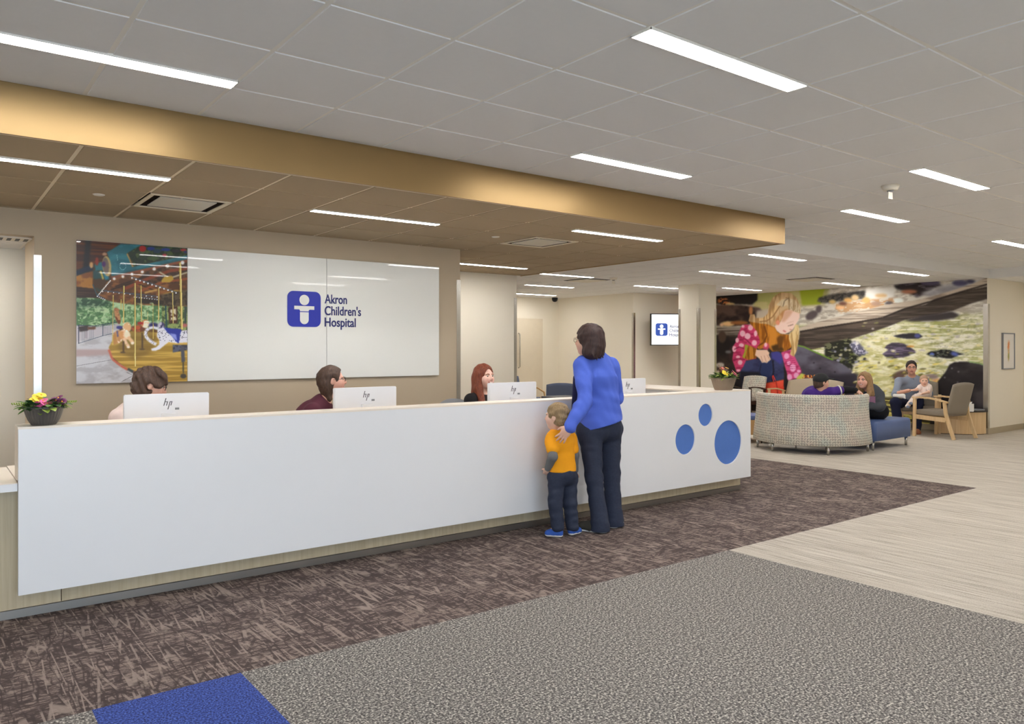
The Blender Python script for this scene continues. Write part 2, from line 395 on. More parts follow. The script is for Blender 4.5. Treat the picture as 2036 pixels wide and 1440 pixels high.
# south wall behind the camera: glazed entrance then solid wall
bm = bmesh.new()
box(bm, 2.15, 18.6, YS_ - .2, YS_, 0, 3.0); box(bm, -3.9, 2.15, YS_ - .2, YS_, 2.55, 3.0)
struct(bm_obj('wall_south', bm, M['wall']))
fr = bmesh.new()
for x in (-3.66, -2.4, -1.2, 0.0, 1.2, 2.11): box(fr, x - .04, x + .04, YS_ - .15, YS_ - .05, 0.0, 2.55)
box(fr, -3.7, 2.15, YS_ - .149, YS_ - .051, 2.15, 2.22); box(fr, -3.7, 2.15, YS_ - .149, YS_ - .051, 0.0, 0.06); box(fr, -3.7, 2.15, YS_ - .149, YS_ - .051, 2.48, 2.55)
struct(bm_obj('window_1', fr, M['windowframe']))
gm, gnt, gb = new_mat('window glass')
gb.inputs['Transmission Weight'].default_value = 1.0; gb.inputs['Roughness'].default_value = 0.0; gb.inputs['IOR'].default_value = 1.01
# square column in the lounge
COL = (11.82, 12.34, 9.24, 9.72)
wallbox('wall_column', *COL, 0, ZL + .02, M['wall'])
# door with pull in the far wall
d = struct(boxo('door_1', 10.85, 11.95, 13.90, 13.949, 0, 2.2, M['doorm'], bev=.003))
bm = bmesh.new(); tube(bm, [(11.2, 13.895, 1.04), (11.2, 13.84, 1.06), (11.2, 13.84, 1.83), (11.2, 13.895, 1.85)], .013, 8)
bm_obj('door_handle', bm, M['steel'], d)
# baseboards
bm = bmesh.new()
box(bm, XM - .012, XE, YC - .012, YC, 0, .102); box(bm, XM - .012, XM, YC, 11.5, 0, .102); box(bm, XE - .012, XE, -3.3, YC - .012, 0, .102)
box(bm, XM - .02, XE, YC - .02, YC - .012, 0, .008)
struct(bm_obj('baseboard_east', bm, M['basebd']))
bm = bmesh.new()
box(bm, 12.478, 12.49, 11.488, 13.95, 0, .102); box(bm, 12.49, XM, 11.488, 11.5, 0, .102); box(bm, 7.345, 12.49, 13.938, 13.949, 0, .102)
box(bm, .719, 4.92, YW - .012, YW, 0, .102); box(bm, 4.92, 7.345, 9.148, 9.16, 0, .102)
struct(bm_obj('baseboard_north', bm, M['basebd']))
# steel corner guards
def guard(i, x, y, dx, dy, z0, z1, w=.05):
    bm = bmesh.new(); t = .004
    xa, xb = (x, x + dx * w) if dx > 0 else (x + dx * w, x)
    ya, yb = (y, y + dy * w) if dy > 0 else (y + dy * w, y)
    # leg along x lies on the face y, leg along y on the face x
    fy = (y - t, y) if dy > 0 else (y, y + t)
    fx = (x - t, x) if dx > 0 else (x, x + t)
    box(bm, min(xa, fx[0]), max(xb, fx[1]), fy[0], fy[1], z0, z1); box(bm, fx[0], fx[1], ya, yb, z0, z1)
    return struct(bm_obj('trim_%d' % i, bm, M['steel']))
guard(4, 0.719, YW, 1, 1, .1, 2.24, .052)
guard(5, 4.92, YW, -1, 1, .1, 2.26, .05)
guard(6, 7.345, 9.16, -1, 1, .1, 2.26, .05)
guard(7, 12.49, 11.5, 1, 1, .1, 2.27, .05)
guard(8, COL[0], COL[2], 1, 1, .1, 2.25, .05)
guard(9, COL[1], COL[2], -1, 1, .1, 2.25, .05)
guard(10, COL[0], COL[3], 1, -1, .1, 2.25, .05)
guard(11, XM, YC, 1, 1, .103, 2.26, .07)

# ================================================================== CEILING FITTINGS
def light(x0, y0, z, label, group, w=.12, L=2 * TS, dm='diff'):
    o = thing('ceiling_light', (x0 + L / 2, y0 + w / 2, z), 0, label, 'ceiling light', group)
    f = bmesh.new()
    for a in ((-L / 2, L / 2, -w / 2, -w / 2 + .004), (-L / 2, L / 2, w / 2 - .004, w / 2), (-L / 2, -L / 2 + .004, -w / 2, w / 2), (L / 2 - .004, L / 2, -w / 2, w / 2)):
        box(f, *a, -.009, -.0005)
    box(f, -L / 2, L / 2, -w / 2, w / 2, -.0004, .0045)
    bm_obj('frame', f, M['bar'], o)
    d = bmesh.new(); box(d, -L / 2 + .004, L / 2 - .004, -w / 2 + .004, w / 2 - .004, -.008, -.0005)
    bm_obj('diffuser', d, M[dm], o)
    return o
def gx(k): return GX + k * TS
Gm = 'recessed strip lights of the high ceiling'; Gs = 'recessed strip lights of the beige dropped ceiling'; Gl = 'recessed strip lights of the lounge ceiling'
for x0, y0, lab in ((gx(-3), 3.95, 'long white strip light above the left end of the gold fascia'),
                    (gx(1), 2.235, 'widest brightest strip light in the high ceiling, near the top of the picture'),
                    (gx(3), 3.95, 'strip light in the high ceiling beside the middle of the gold fascia'),
                    (gx(7), 2.73, 'strip light in the high ceiling beside the round detector with a dangling tag'),
                    (gx(9), 3.95, 'strip light in the high ceiling just past the corner of the gold fascia'),
                    (gx(15), 3.95, 'strip light in the high ceiling cut by the right picture edge')):
    light(x0, y0, ZC, lab, Gm)
for k in (0, 1):   # unseen strips added for illumination, carrying the rows on behind the camera
    for x0 in (gx(-5), gx(1), gx(7), gx(13)):
        light(x0, (-1.0, 0.85)[k], ZC, 'unseen strip light added in the high ceiling behind the camera', 'unseen strip lights added for illumination')
light(15.1, 3.4, ZL, 'unseen strip light added in the lower east ceiling to brighten the corner wall', 'unseen strip lights added for illumination')  # out-of-frame strip added to brighten the right corner wall
light(gx(13), 2.25, ZC, 'strip light in the high ceiling near the east wall', Gm)
for x0, y0, lab in ((gx(-3), 5.29, 'strip light in the beige ceiling directly over the left end of the counter'),
                    (gx(1), 5.78, 'strip light in the beige ceiling between the two square vents, nearer the sign wall'),
                    (gx(5), 5.29, 'strip light in the beige ceiling nearest the corner of the gold fascia'),
                    (gx(6), 8.23, 'strip light in the beige ceiling behind the taupe wall end')):
    light(x0, y0, ZS, lab, Gs, w=.085, dm='diff2')
for x0, y0, lab in ((gx(11), 5.87, 'lounge strip light right beneath the tip of the gold fascia'),
                    (gx(13), 7.6, 'lounge strip light just in front of the square column, above the woman in blue'),
                    (gx(17), 5.87, 'lounge strip light nearest the wall corner with the small framed picture'),
                    (gx(19) - .12, 7.6, 'lounge strip light almost touching the top of the forest mural'),
                    (gx(18), 9.42, 'lounge strip light right behind the square column, over the mural girl'),
                    (gx(15), 10.1, 'lounge strip light meeting the left side of the square column'),
                    (gx(10), 9.4, 'strip light beside the square lounge vent, first past the beige ceiling'),
                    (gx(12), 11.2, 'middle of the three strip lights over the back waiting corner'),
                    (gx(14), 13.1, 'farthest strip light, over the black dome camera')):
    light(x0, y0, ZL, lab, Gl, w=.105)
light(-.95, 7.55, 2.392, 'unseen strip light added to brighten the corridor behind the taupe wall opening', 'added corridor lights')  # added strip, hidden from view, that brightens the wall inside the opening
p = W(46, 475, 6.32); cv = thing('ceiling_vent', (p.x - .02, p.y + .08, 2.392), 0, 'small slotted air grille in the corridor ceiling left of the sign wall', 'air vent')
f = bmesh.new(); box(f, -.2, .16, -.1, .1, -.008, -.0005); bm_obj('frame', f, M['ventwhite'], cv)
for k in range(5):
    f = bmesh.new(); box(f, -.15 + k * .06, -.12 + k * .06, -.075, .075, -.011, -.0085); bm_obj('slot', f, M['black'], cv)
light(-3.0, 7.6, 2.392, 'unseen strip light added to brighten the corridor behind the taupe wall opening', 'added corridor lights')  # another added strip, farther along the unseen part of the corridor

def vent(i, j, z, label, mp, dark=True):
    cx, cy = GX + (i + .5) * TS, GY + (j + .5) * TS
    o = thing('ceiling_vent', (cx, cy, z), 0, label, 'air vent', 'square air vents')
    s = TS / 2 - .012; f = bmesh.new()
    for a in ((-s, s, -s, -s + .03), (-s, s, s - .03, s), (-s, -s + .03, -s + .03, s - .03), (s - .03, s, -s + .03, s - .03)): box(f, *a, -.004, .004)
    bm_obj('frame', f, mp, o)
    k = s - .03; f = bmesh.new(); zt = .054
    box(f, -k, k, -k, k, zt, zt + .004)
    for a in ((-k, k, -k, -k + .003), (-k, k, k - .003, k), (-k, -k + .003, -k, k), (k - .003, k, -k, k)): box(f, *a, .004, zt)
    bm_obj('duct', f, M['duct'], o)
    p = s - .085; f = bmesh.new(); box(f, -p, p, -p, p, -.002, .004); box(f, -.006, .006, -.006, .006, .004, .054)
    bm_obj('panel', f, M['ventwhite'], o)
    return o
vent(-1, 5, ZS, 'square air vent in the beige ceiling above the carousel picture', M['sbar'])
vent(5, 5, ZS, 'square air vent in the beige ceiling right of the sign wall end', M['sbar'])
def flatvent(x, y, z, label):
    o = thing('ceiling_vent', (x, y, z), 0, label, 'air vent', 'square air vents')
    f = bmesh.new(); box(f, -.29, .29, -.29, .29, -.006, -.001); bm_obj('frame', f, M['darkgrey'], o)
    f = bmesh.new(); box(f, -.24, .24, -.24, .24, -.02, -.0065); bm_obj('panel', f, M['ventwhite'], o)
flatvent(GX + 12.5 * TS, 9.9, ZL, 'square air vent in the lounge ceiling above the woman in the blue cardigan')
flatvent(GX + 17.5 * TS, 7.45, ZL, 'square air vent in the lounge ceiling in front of the forest mural')
def detector(x, y, z, label, r=.06, h=.04, tagd=False):
    o = thing('smoke_detector', (x, y, z), 0, label, 'smoke detector', 'round ceiling detectors')
    bm = bmesh.new(); lathe(bm, [(r * .55, -h), (r * .8, -h * .9), (r * .95, -h * .4), (r, 0)][::1], 24); bm_obj('housing', bm, M['ventwhite'], o)
    bm = bmesh.new(); lathe(bm, [(r * .2, -h - .012), (r * .35, -h - .006), (r * .4, -h)], 16); bm_obj('sensor', bm, M['greyplastic'], o)
    if tagd:
        bm = bmesh.new(); box(bm, -.035, .035, -.002, .002, -h - .07, -h - .012); bm_obj('strobe', bm, M['ventwhite'], o)
detector(6.64, 3.2, ZC, 'white round detector with a clear strobe hanging from the high ceiling', .07, .045, True)
detector(9.6, 9.3, ZL, 'small white round detector in the lounge ceiling beside the square vent', .07, .04, True)
def sprinkler(x, y, z, label):
    bm = bmesh.new(); lathe(bm, [(.035, -.006), (.042, 0)], 20)
    tag(bm_obj('sprinkler_cover', bm, M['bar'], None), label, 'sprinkler', 'flat round sprinkler covers').location = (x, y, z)
sprinkler(4.645, 6.13, ZS, 'flat round sprinkler cover in the beige ceiling left of the right vent')
sprinkler(1.03, 6.17, ZS, 'flat round sprinkler cover in the beige ceiling left of the left vent')
sprinkler(8.93, 4.99, ZC, 'flat round sprinkler cover just right of the gold fascia corner')
sprinkler(11.36, 4.39, ZC, 'flat round sprinkler cover near the wall corner by the mural')
bm = bmesh.new(); lathe(bm, [(.015, -.1), (.045, -.09), (.065, -.06), (.07, -.03), (.07, 0)], 20)
tag(bm_obj('security_camera', bm, M['black']), 'black dome security camera hanging in the back corner', 'security camera').location = (12.2, 13.75, ZL)
# ================================================================== RECEPTION COUNTER
YP, X0, X1, ZT = 4.77, 0.405, 6.945, 1.052
ct = thing('reception_counter', (3.7, YP + .2, 0), 0, 'long white reception counter with three blue dots over a pale wood base', 'reception counter')
def ck(o, par=None):
    """keep world coordinates while parenting"""
    par = par or ct
    bpy.context.view_layer.update()
    o.parent = par; o.matrix_parent_inverse = par.matrix_world.inverted()
    return o
dots = [(5.902, .605, .145), (6.208, .825, .110), (6.568, .530, .222)]
# front panel with real round recesses: grid outline around each disc
def front_panel():
    n = 48; outer = [(X0, .148), (X1, .148), (X1, ZT - .012), (X0, ZT - .012)]
    me_b = bmesh.new()
    edges = []
    def loop(pts):
        v = [me_b.verts.new((x, YP, z)) for x, z in pts]
        for k in range(len(v)): edges.append(me_b.edges.new((v[k], v[(k + 1) % len(v)])))
        return v
    ov = loop(outer); hv = [loop(circle(cx, cz, r, n)) for cx, cz, r in dots]
    bmesh.ops.triangle_fill(me_b, use_beauty=True, use_dissolve=False, edges=edges, normal=(0, -1, 0))
    for v in hv:
        b = [me_b.verts.new((q.co.x, YP + .014, q.co.z)) for q in v]
        for k in range(n): me_b.faces.new((v[k], v[(k + 1) % n], b[(k + 1) % n], b[k])).smooth = True
    # sides and back
    b = [me_b.verts.new((x, YP + .03, z)) for x, z in outer]
    for k in range(4): me_b.faces.new((ov[k], b[k], b[(k + 1) % 4], ov[(k + 1) % 4]))
    me_b.faces.new(b[::-1])
    bmesh.ops.recalc_face_normals(me_b, faces=me_b.faces[:])
    return me_b
ck(bm_obj('front_panel', front_panel(), M['white']))
for cx, cz, r in dots:
    bm = bmesh.new(); extrude_poly(bm, circle(cx, cz, r - .0005, 48), lambda u, v, d: (u, d, v), YP + .013, YP + .02)
    ck(bm_obj('round_inset', bm, M['dotblue']))
# L-shaped ledge: along the front, then back along the right return
bm = bmesh.new()
L_ = [(X0 - .002, YP - .001), (X1, YP - .001), (X1, 6.6), (6.32, 6.6), (6.32, YP + .2), (X0 - .002, YP + .2)]
extrude_poly(bm, L_, lambda u, v, d: (u, v, d), ZT - .012, ZT)
bmesh.ops.recalc_face_normals(bm, faces=bm.faces[:])
ck(bm_obj('ledge', bm, M['cream']))
bm = bmesh.new(); box(bm, X0, X1 - .03, YP + .031, YP + .2, .76, ZT - .0125)
ck(bm_obj('screen_wall', bm, M['cream']))
bm = bmesh.new(); box(bm, 6.36, X1, YP + .21, 6.58, .148, ZT - .0125)
ck(bm_obj('return_panel', bm, M['white']))
bm = bmesh.new()
box(bm, -1.6, .62, 4.875, 4.895, .05, .70); box(bm, .625, X1 - .03, 4.875, 4.895, .05, .759); box(bm, X1 - .05, X1 - .03, 4.9, 6.5, .05, .7)
# vertical panel joints are real gaps
ck(bm_obj('base_panel', bm, M['counterwood']))
bm = bmesh.new(); box(bm, -1.6, X1 - .035, 4.872, 4.90, 0, .046)
ck(bm_obj('toe_kick', bm, M['kick']))
lw = thing('accessible_counter', (-.6, 5.1, 0), 0, 'lower white topped counter section at the left end of the reception counter', 'counter')
o = boxo('top', -1.6, X0 - .003, YP + .01, 5.48, .708, .748, M['white']); ck(o, lw)
bm = bmesh.new(); box(bm, -1.6, X0 - .003, YP + .0108, 5.479, .7485, .752); ck(bm_obj('laminate', bm, M['cream']), lw)
# staff worktop
dk = thing('staff_worktop', (3.3, 5.3, 0), 0, 'long staff worktop hidden behind the white counter front', 'desk')
ck(boxo('top', X0 + .01, 6.355, YP + .205, 5.62, .71, .74, M['cream']), dk)
for x in (1.0, 2.0, 3.45, 4.85, 6.2): ck(boxo('support', x - .015, x + .015, YP + .22, 5.58, 0, .71, M['counterwood']), dk)
cab = thing('paper_tray', (5.98, 5.0, .74), 0, 'raised paper tray with white sheets behind the right end of the counter', 'paper tray')
boxo('tray', -.2, .3, -.01, .3, .0, .27, M['cream'], cab)
o = boxo('sheets', -.17, .27, .02, .27, .2705, .282, M['paper'], cab)
bm = bmesh.new(); tube(bm, [(0.02, .05, .29), (.15, .19, .29)], .008, 8)
tag(bm_obj('black_pen', bm, M['black']), 'black pen lying on white sheets behind the counter end', 'pen').location = (6.03, 5.02, .74)

p = W(1117, 790, 7.02)
lt = thing('letter_tray', (p.x, 5.25, .74), 0, 'black letter tray just above the counter edge, left of the woman in blue', 'letter tray')
boxo('tray', -.15, .15, -.1, .1, .27, .30, M['black'], lt)
boxo('stand', -.02, .02, -.08, .08, 0, .27, M['black'], lt)
# ---- all-in-one computers, backs to the visitor
def monitor():
    o = thing('desktop_computer', (0, 0, 0), 0, '', 'computer', 'white desktop computers on the staff worktop')
    bm = bmesh.new(); box(bm, -.272, .272, -.018, .018, .08, .432)
    bmesh.ops.bevel(bm, geom=bm.edges[:], offset=.005, segments=2, affect='EDGES')
    bm_obj('housing', bm, M['monitor'], o)
    bm = bmesh.new(); box(bm, -.26, .26, .0185, .02, .11, .42); bm_obj('screen', bm, M['black'], o)
    bm = bmesh.new(); box(bm, -.045, .045, -.05, -.02, .02, .30); box(bm, -.11, .11, -.1, .08, 0, .012)
    bm_obj('stand', bm, M['monitor'], o)
    # four slanted strokes of the maker's mark
    bm = bmesh.new(); y0, y1 = -.0195, -.0182
    def st(x, z0, z1, w=.0055, sl=.28):
        extrude_poly(bm, [(x, z0), (x + w, z0), (x + w + sl * (z1 - z0), z1), (x + sl * (z1 - z0), z1)], lambda u, v, d: (u, d, v), y0, y1)
    st(-.030, .352, .402); st(-.013, .352, .380); st(-.004, .326, .380); st(.015, .352, .380)
    extrude_poly(bm, [(-.020, .380), (-.004, .380), (-.0055, .3755), (-.021, .3755)], lambda u, v, d: (u, d, v), y0, y1)
    extrude_poly(bm, [(.012, .380), (.0225, .380), (.021, .3755), (.011, .3755)], lambda u, v, d: (u, d, v), y0, y1)
    bm_obj('logo', bm, M['ink'], o)
    bm = bmesh.new(); box(bm, .045, .072, y0, y1, .322, .336)
    bm_obj('sticker', bm, M['greyplastic'], o)
    bm = bmesh.new(); extrude_poly(bm, [(-.02, .274), (.035, .274), (.035, .262), (.022, .262), (.022, .270), (0, .270), (0, .262), (-.02, .262)], lambda u, v, d: (u, d, v), y0, y1); bmesh.ops.recalc_face_normals(bm, faces=bm.faces[:])
    bm_obj('rating_label', bm, M['greyplastic'], o)
    return o
m0 = monitor()
mons = [(1.322, 5.41, 'white desktop computer in front of the receptionist with short brown hair'),
        (2.81, 5.41, 'white desktop computer in front of the receptionist in burgundy'),
        (4.29, 5.41, 'white desktop computer in front of the receptionist with long red hair'),
        (5.77, 5.41, 'white desktop computer partly hidden behind the woman in the blue cardigan')]
for k, (x, y, lab) in enumerate(mons):
    o = m0 if k == 0 else dup(m0)
    o.location = (x, y, .7405); o['label'] = lab

# ---- sign wall: one glass picture sheet and two white glass sheets
def signlogo(par, x0, z1, w, fn, mb, mw, y0, y1, tmat, tsize, loc_rot, tw):
    """hospital mark: rounded blue square with a simple child figure, then three lines of lettering"""
    h = w * 1.005
    bm = bmesh.new(); extrude_poly(bm, rrect(x0, x0 + w, z1 - h, z1, w * .17), fn, y0, y1)
    bm_obj('emblem', bm, mb, par)
    bm = bmesh.new(); cx = x0 + w * .5; u = w
    extrude_poly(bm, circle(cx, z1 - .245 * u, .147 * u, 32), fn, y1 + (y1 - y0) * .5, y1)
    extrude_poly(bm, [(cx - .30 * u, z1 - .415 * u), (cx - .30 * u, z1 - .515 * u), (cx - .155 * u, z1 - .515 * u), (cx - .13 * u, z1 - .54 * u), (cx - .13 * u, z1 - .565 * u),
                      (cx + .13 * u, z1 - .565 * u), (cx + .13 * u, z1 - .54 * u), (cx + .155 * u, z1 - .515 * u), (cx + .30 * u, z1 - .515 * u), (cx + .30 * u, z1 - .415 * u)], fn, y1 + (y1 - y0) * .5, y1)
    body = [(cx - .13 * u, z1 - .59 * u)] + [(cx + .13 * u * math.cos(a), z1 - .80 * u + .13 * u * math.sin(a)) for a in [PI + PI * k / 16 for k in range(17)]] + [(cx + .13 * u, z1 - .59 * u)]
    extrude_poly(bm, body, fn, y1 + (y1 - y0) * .5, y1)
    bm_obj('child_figure', bm, mw, par)
sg = thing('glass_sign', (3.266, YW - .03, 0), 0, 'white glass sign panels with the blue hospital logo on the taupe wall', 'sign')
for a, b in ((1.9165, 3.2685), (3.2725, 4.616)):
    ck(boxo('glass_panel', a, b, YW - .03, YW - .018, 1.183, 2.385, M['glass'], bev=.0012, seg=1), sg)
bpy.context.view_layer.update()
tmp = bpy.data.objects.new('t', None)
before = set(bpy.data.objects)
yf = YW - .03
signlogo(None, 2.855, 2.044, .349, lambda u, v, d: (u, d, v), M['logoblue'], M['glass'], yf - .0005, yf - .004, None, 0, 0, 0)
R90 = (PI / 2, 0, 0)
for s, z, w in (('Akron', 1.935, .245), ("Children's", 1.817, .405), ('Hospital', 1.702, .345)):
    text_obj('lettering', s, .128, M['textblue'], None, (3.247, yf - .0025, z), R90, w, .002, .002)
for o in set(bpy.data.objects) - before: ck(o, sg)
for x in (1.95, 4.58):
    for z in (1.25, 2.32):
        bm = bmesh.new(); lathe(bm, [(.009, 0), (.009, .018)], 12)
        o = bm_obj('standoff', bm, M['steel']); o.rotation_euler = (PI / 2, 0, 0); o.location = (x, YW, z); ck(o, sg)

# ---- television on an arm
TVA = math.radians(-30); tl = W(1293, 658, 16.5)
tv = thing('television', (tl.x + .62 * math.cos(TVA), tl.y + .62 * math.sin(TVA), 1.90), TVA, 'wall television showing the blue hospital logo on white', 'television')
bm = bmesh.new(); box(bm, -.62, .62, -.03, .02, -.345, .345); bmesh.ops.bevel(bm, geom=bm.edges[:], offset=.004, segments=1, affect='EDGES')
bm_obj('bezel', bm, M['black'], tv)
bm = bmesh.new(); box(bm, -.60, .60, -.0325, -.0301, -.325, .325); bm_obj('screen', bm, emis('lit white screen', (.93, .96, 1, 1), .58), tv)
bm = bmesh.new(); box(bm, -.12, .12, .02, .05, -.12, .12); tube(bm, [(0, .05, 0), (-.16, .32, 0), (-.21, .56, 0)], .02, 8); tube(bm, [(-.21, .54, 0), (-.207, .565, 0)], .05, 12); bm_obj('wall_bracket', bm, M['black'], tv)
signlogo(tv, -.515, .135, .27, lambda u, v, d: (u, d, v), emis('screen blue', (.02, .06, .30, 1), .5), emis('screen white', (.93, .96, 1, 1), .58), -.0326, -.0345, None, 0, 0, 0)
for s, z, w in (('Akron', .035, .22), ("Children's", -.055, .34), ('Hospital', -.145, .30)):
    text_obj('screen_text', s, .1, M['textblue'], tv, (-.205, -.0345, z), R90, w, .0012, .0015)

# ---- small framed print on the right corner wall
pf = thing('framed_picture', (15.725, YC, 1.44), 0, 'small white framed print of an orange and green plant', 'picture')
f = bmesh.new(); w, h, t = .265, .325, .018
for a in ((-w, w, -h, -h + t), (-w, w, h - t, h), (-w, -w + t, -h + t, h - t), (w - t, w, -h + t, h - t)): box(f, a[0], a[1], -.03, -.001, a[2], a[3])
bm_obj('frame', f, M['greyplastic'], pf)
boxo('mat_board', -w + t, w - t, -.018, -.002, -h + t, h - t, M['paper'], pf)
# ================================================================== FURNITURE
def cushion(name, x0, x1, y0, y1, z0, z1, m, par, r=.03, uvs=0):
    bm = bmesh.new(); box(bm, x0, x1, y0, y1, z0, z1)
    bmesh.ops.bevel(bm, geom=bm.edges[:], offset=r, segments=4, profile=.6, affect='EDGES')
    if uvs: boxuv(bm, uvs)
    return bm_obj(name, bm, m, par, smooth=True)
def boxuv(bm, s):
    uv = bm.loops.layers.uv.new('UVMap'); bm.normal_update()
    for f in bm.faces:
        n = f.normal
        for l in f.loops:
            p = l.vert.co
            if abs(n.z) > .7: u, v = p.x, p.y
            elif abs(n.x) > abs(n.y): u, v = p.y, p.z
            else: u, v = p.x, p.z
            l[uv].uv = (u * s, v * s)
def backrest(name, w, z0, z1, y0, lean, m, par, t=.07, crown=.035, taper=.03, uvs=0):
    """upholstered back, crowned top edge, leaning away from the sitter (-y)"""
    bm = bmesh.new(); nx, nz = 14, 10; R = []
    for sgn in (1, -1):
        rows = []
        for j in range(nz + 1):
            v = j / nz; row = []
            for i in range(nx + 1):
                u = -1 + 2 * i / nx
                ww = w / 2 * (1 - taper * v * 2 * .5)
                edge = max(abs(u) ** 6, (abs(2 * v - 1)) ** 8)
                th = t / 2 * (1 - .55 * edge)
                z = z0 + (z1 - z0 - crown * abs(u) ** 2.2) * v
                y = y0 - lean * v + .02 * (1 - u * u) * -1 + sgn * th
                row.append(bm.verts.new((u * ww, y, z)))
            rows.append(row)
        R.append(rows)
    for s, rows in enumerate(R):
        for j in range(nz):
            for i in range(nx):
                q = (rows[j][i], rows[j][i + 1], rows[j + 1][i + 1], rows[j + 1][i])
                bm.faces.new(q[::-1] if s == 0 else q)
    A, B = R
    for i in range(nx):
        bm.faces.new((A[0][i], A[0][i + 1], B[0][i + 1], B[0][i])); bm.faces.new((A[nz][i + 1], A[nz][i], B[nz][i], B[nz][i + 1]))
    for j in range(nz):
        bm.faces.new((A[j + 1][0], A[j][0], B[j][0], B[j + 1][0])); bm.faces.new((A[j][nx], A[j + 1][nx], B[j + 1][nx], B[j][nx]))
    bmesh.ops.recalc_face_normals(bm, faces=bm.faces[:])
    if uvs: boxuv(bm, uvs)
    return bm_obj(name, bm, m, par, smooth=True)
def armchair(loc, rz, label, fab, wd, group, w=.60, zt=.94, uvs=0, sag=0.0):
    o = thing('armchair', loc, rz, label, 'armchair', group)
    h = w / 2
    for s in (-1, 1):
        bm = bmesh.new(); bar(bm, [(s * h, .30, 0), (s * h, .29, .64)], .034, .045); bm_obj('leg', bm, wd, o)
        bm = bmesh.new(); bar(bm, [(s * h, -.37, 0), (s * h, -.30, .20), (s * h, -.235, .42), (s * h, -.215, .60)], .034, .048); bm_obj('leg', bm, wd, o)
        bm = bmesh.new(); bar(bm, [(s * h, .33, .655), (s * h, .20, .665), (s * h, .02, .655), (s * h, -.14, .63), (s * h, -.27, .60)], .046, .026); bm_obj('armrest', bm, wd, o)
        bm = bmesh.new(); bar(bm, [(s * h, .27, .335), (s * h, -.24, .31)], .026, .07); bm_obj('side_rail', bm, wd, o)
    bm = bmesh.new(); bar(bm, [(-h + .02, .285, .34), (h - .02, .285, .34)], .026, .055, (0, 1, 0)); bm_obj('front_rail', bm, wd, o)
    cushion('seat', -h + .02, h - .02, -.24, .31, .365, .455, fab, o, .032, uvs)
    backrest('backrest', w - .045, .385, zt, -.215, .13, fab, o, uvs=uvs)
    return o
# right chair seen from behind, its arms toward the man
CH1 = armchair((13.82, 5.80, 0), math.radians(-9), 'taupe armchair with pale wood frame, seen from behind beside the wood table', M['taupe'], M['maple'], None, zt=.93)
armchair((14.46, 6.44, 0), math.radians(112), 'taupe armchair in which the man with the baby sits', M['taupe'], M['maple'], None, zt=.90)
armchair((14.42, 10.02, 0), math.radians(90), 'patterned armchair against the mural, behind the planter and counter end', M['pattern'], M['darkwood'], None, zt=.90, uvs=24, w=.62)
armchair((14.42, 10.95, 0), math.radians(90), 'patterned armchair against the mural, almost hidden by the planter', M['pattern'], M['darkwood'], None, zt=.86, uvs=24)
# loveseat
ls = thing('loveseat', (14.38, 8.60, 0), math.radians(90), 'sand coloured loveseat with pale wood arms against the mural', 'loveseat')
for s in (-1, 1):
    bm = bmesh.new(); bar(bm, [(s * .64, .30, 0), (s * .64, .29, .64)], .034, .045); bm_obj('leg', bm, M['maple'], ls)
    bm = bmesh.new(); bar(bm, [(s * .64, -.34, 0), (s * .64, -.235, .42), (s * .64, -.215, .60)], .034, .048); bm_obj('leg', bm, M['maple'], ls)
    bm = bmesh.new(); bar(bm, [(s * .64, .33, .655), (s * .64, .02, .655), (s * .64, -.27, .60)], .046, .026); bm_obj('armrest', bm, M['maple'], ls)
cushion('seat', -.62, .62, -.24, .31, .34, .455, M['sand'], ls, .035)
backrest('backrest', 1.22, .385, .875, -.215, .13, M['sand'], ls, t=.09, crown=.06)
# blue guest chairs behind the counter
def guest_chair(loc, rz, label):
    o = thing('guest_chair', loc, rz, label, 'armchair', None)
    backrest('backrest', .50, .46, .93, -.2, .08, M['bluefab'], o, t=.06, crown=.03)
    cushion('seat', -.27, .27, -.22, .30, .40, .48, M['bluefab'], o, .03)
    for s in (-1, 1):
        bm = bmesh.new(); bar(bm, [(s * .30, .31, 0), (s * .30, .33, .35), (s * .30, .29, .58), (s * .30, .15, .66), (s * .30, -.05, .69), (s * .30, -.24, .66)], .04, .026); bm_obj('arm_frame', bm, M['maple2'], o)
        bm = bmesh.new(); bar(bm, [(s * .30, -.33, 0), (s * .30, -.24, .42), (s * .30, -.25, .66)], .034, .034); bm_obj('leg', bm, M['maple2'], o)
    bm = bmesh.new(); bar(bm, [(-.3, .26, .37), (.3, .26, .37)], .03, .05, (0, 1, 0)); bm_obj('front_rail', bm, M['maple2'], o)
    return o
p = W(1045, 800, 15.8); guest_chair((p.x, p.y, 0), math.radians(207), 'slate blue guest chair by the wall guard, partly behind the third computer')
p = W(1114, 800, 12.6); guest_chair((p.x, p.y, 0), math.radians(-38), 'slate blue guest chair seen from behind, just left of the woman in blue')
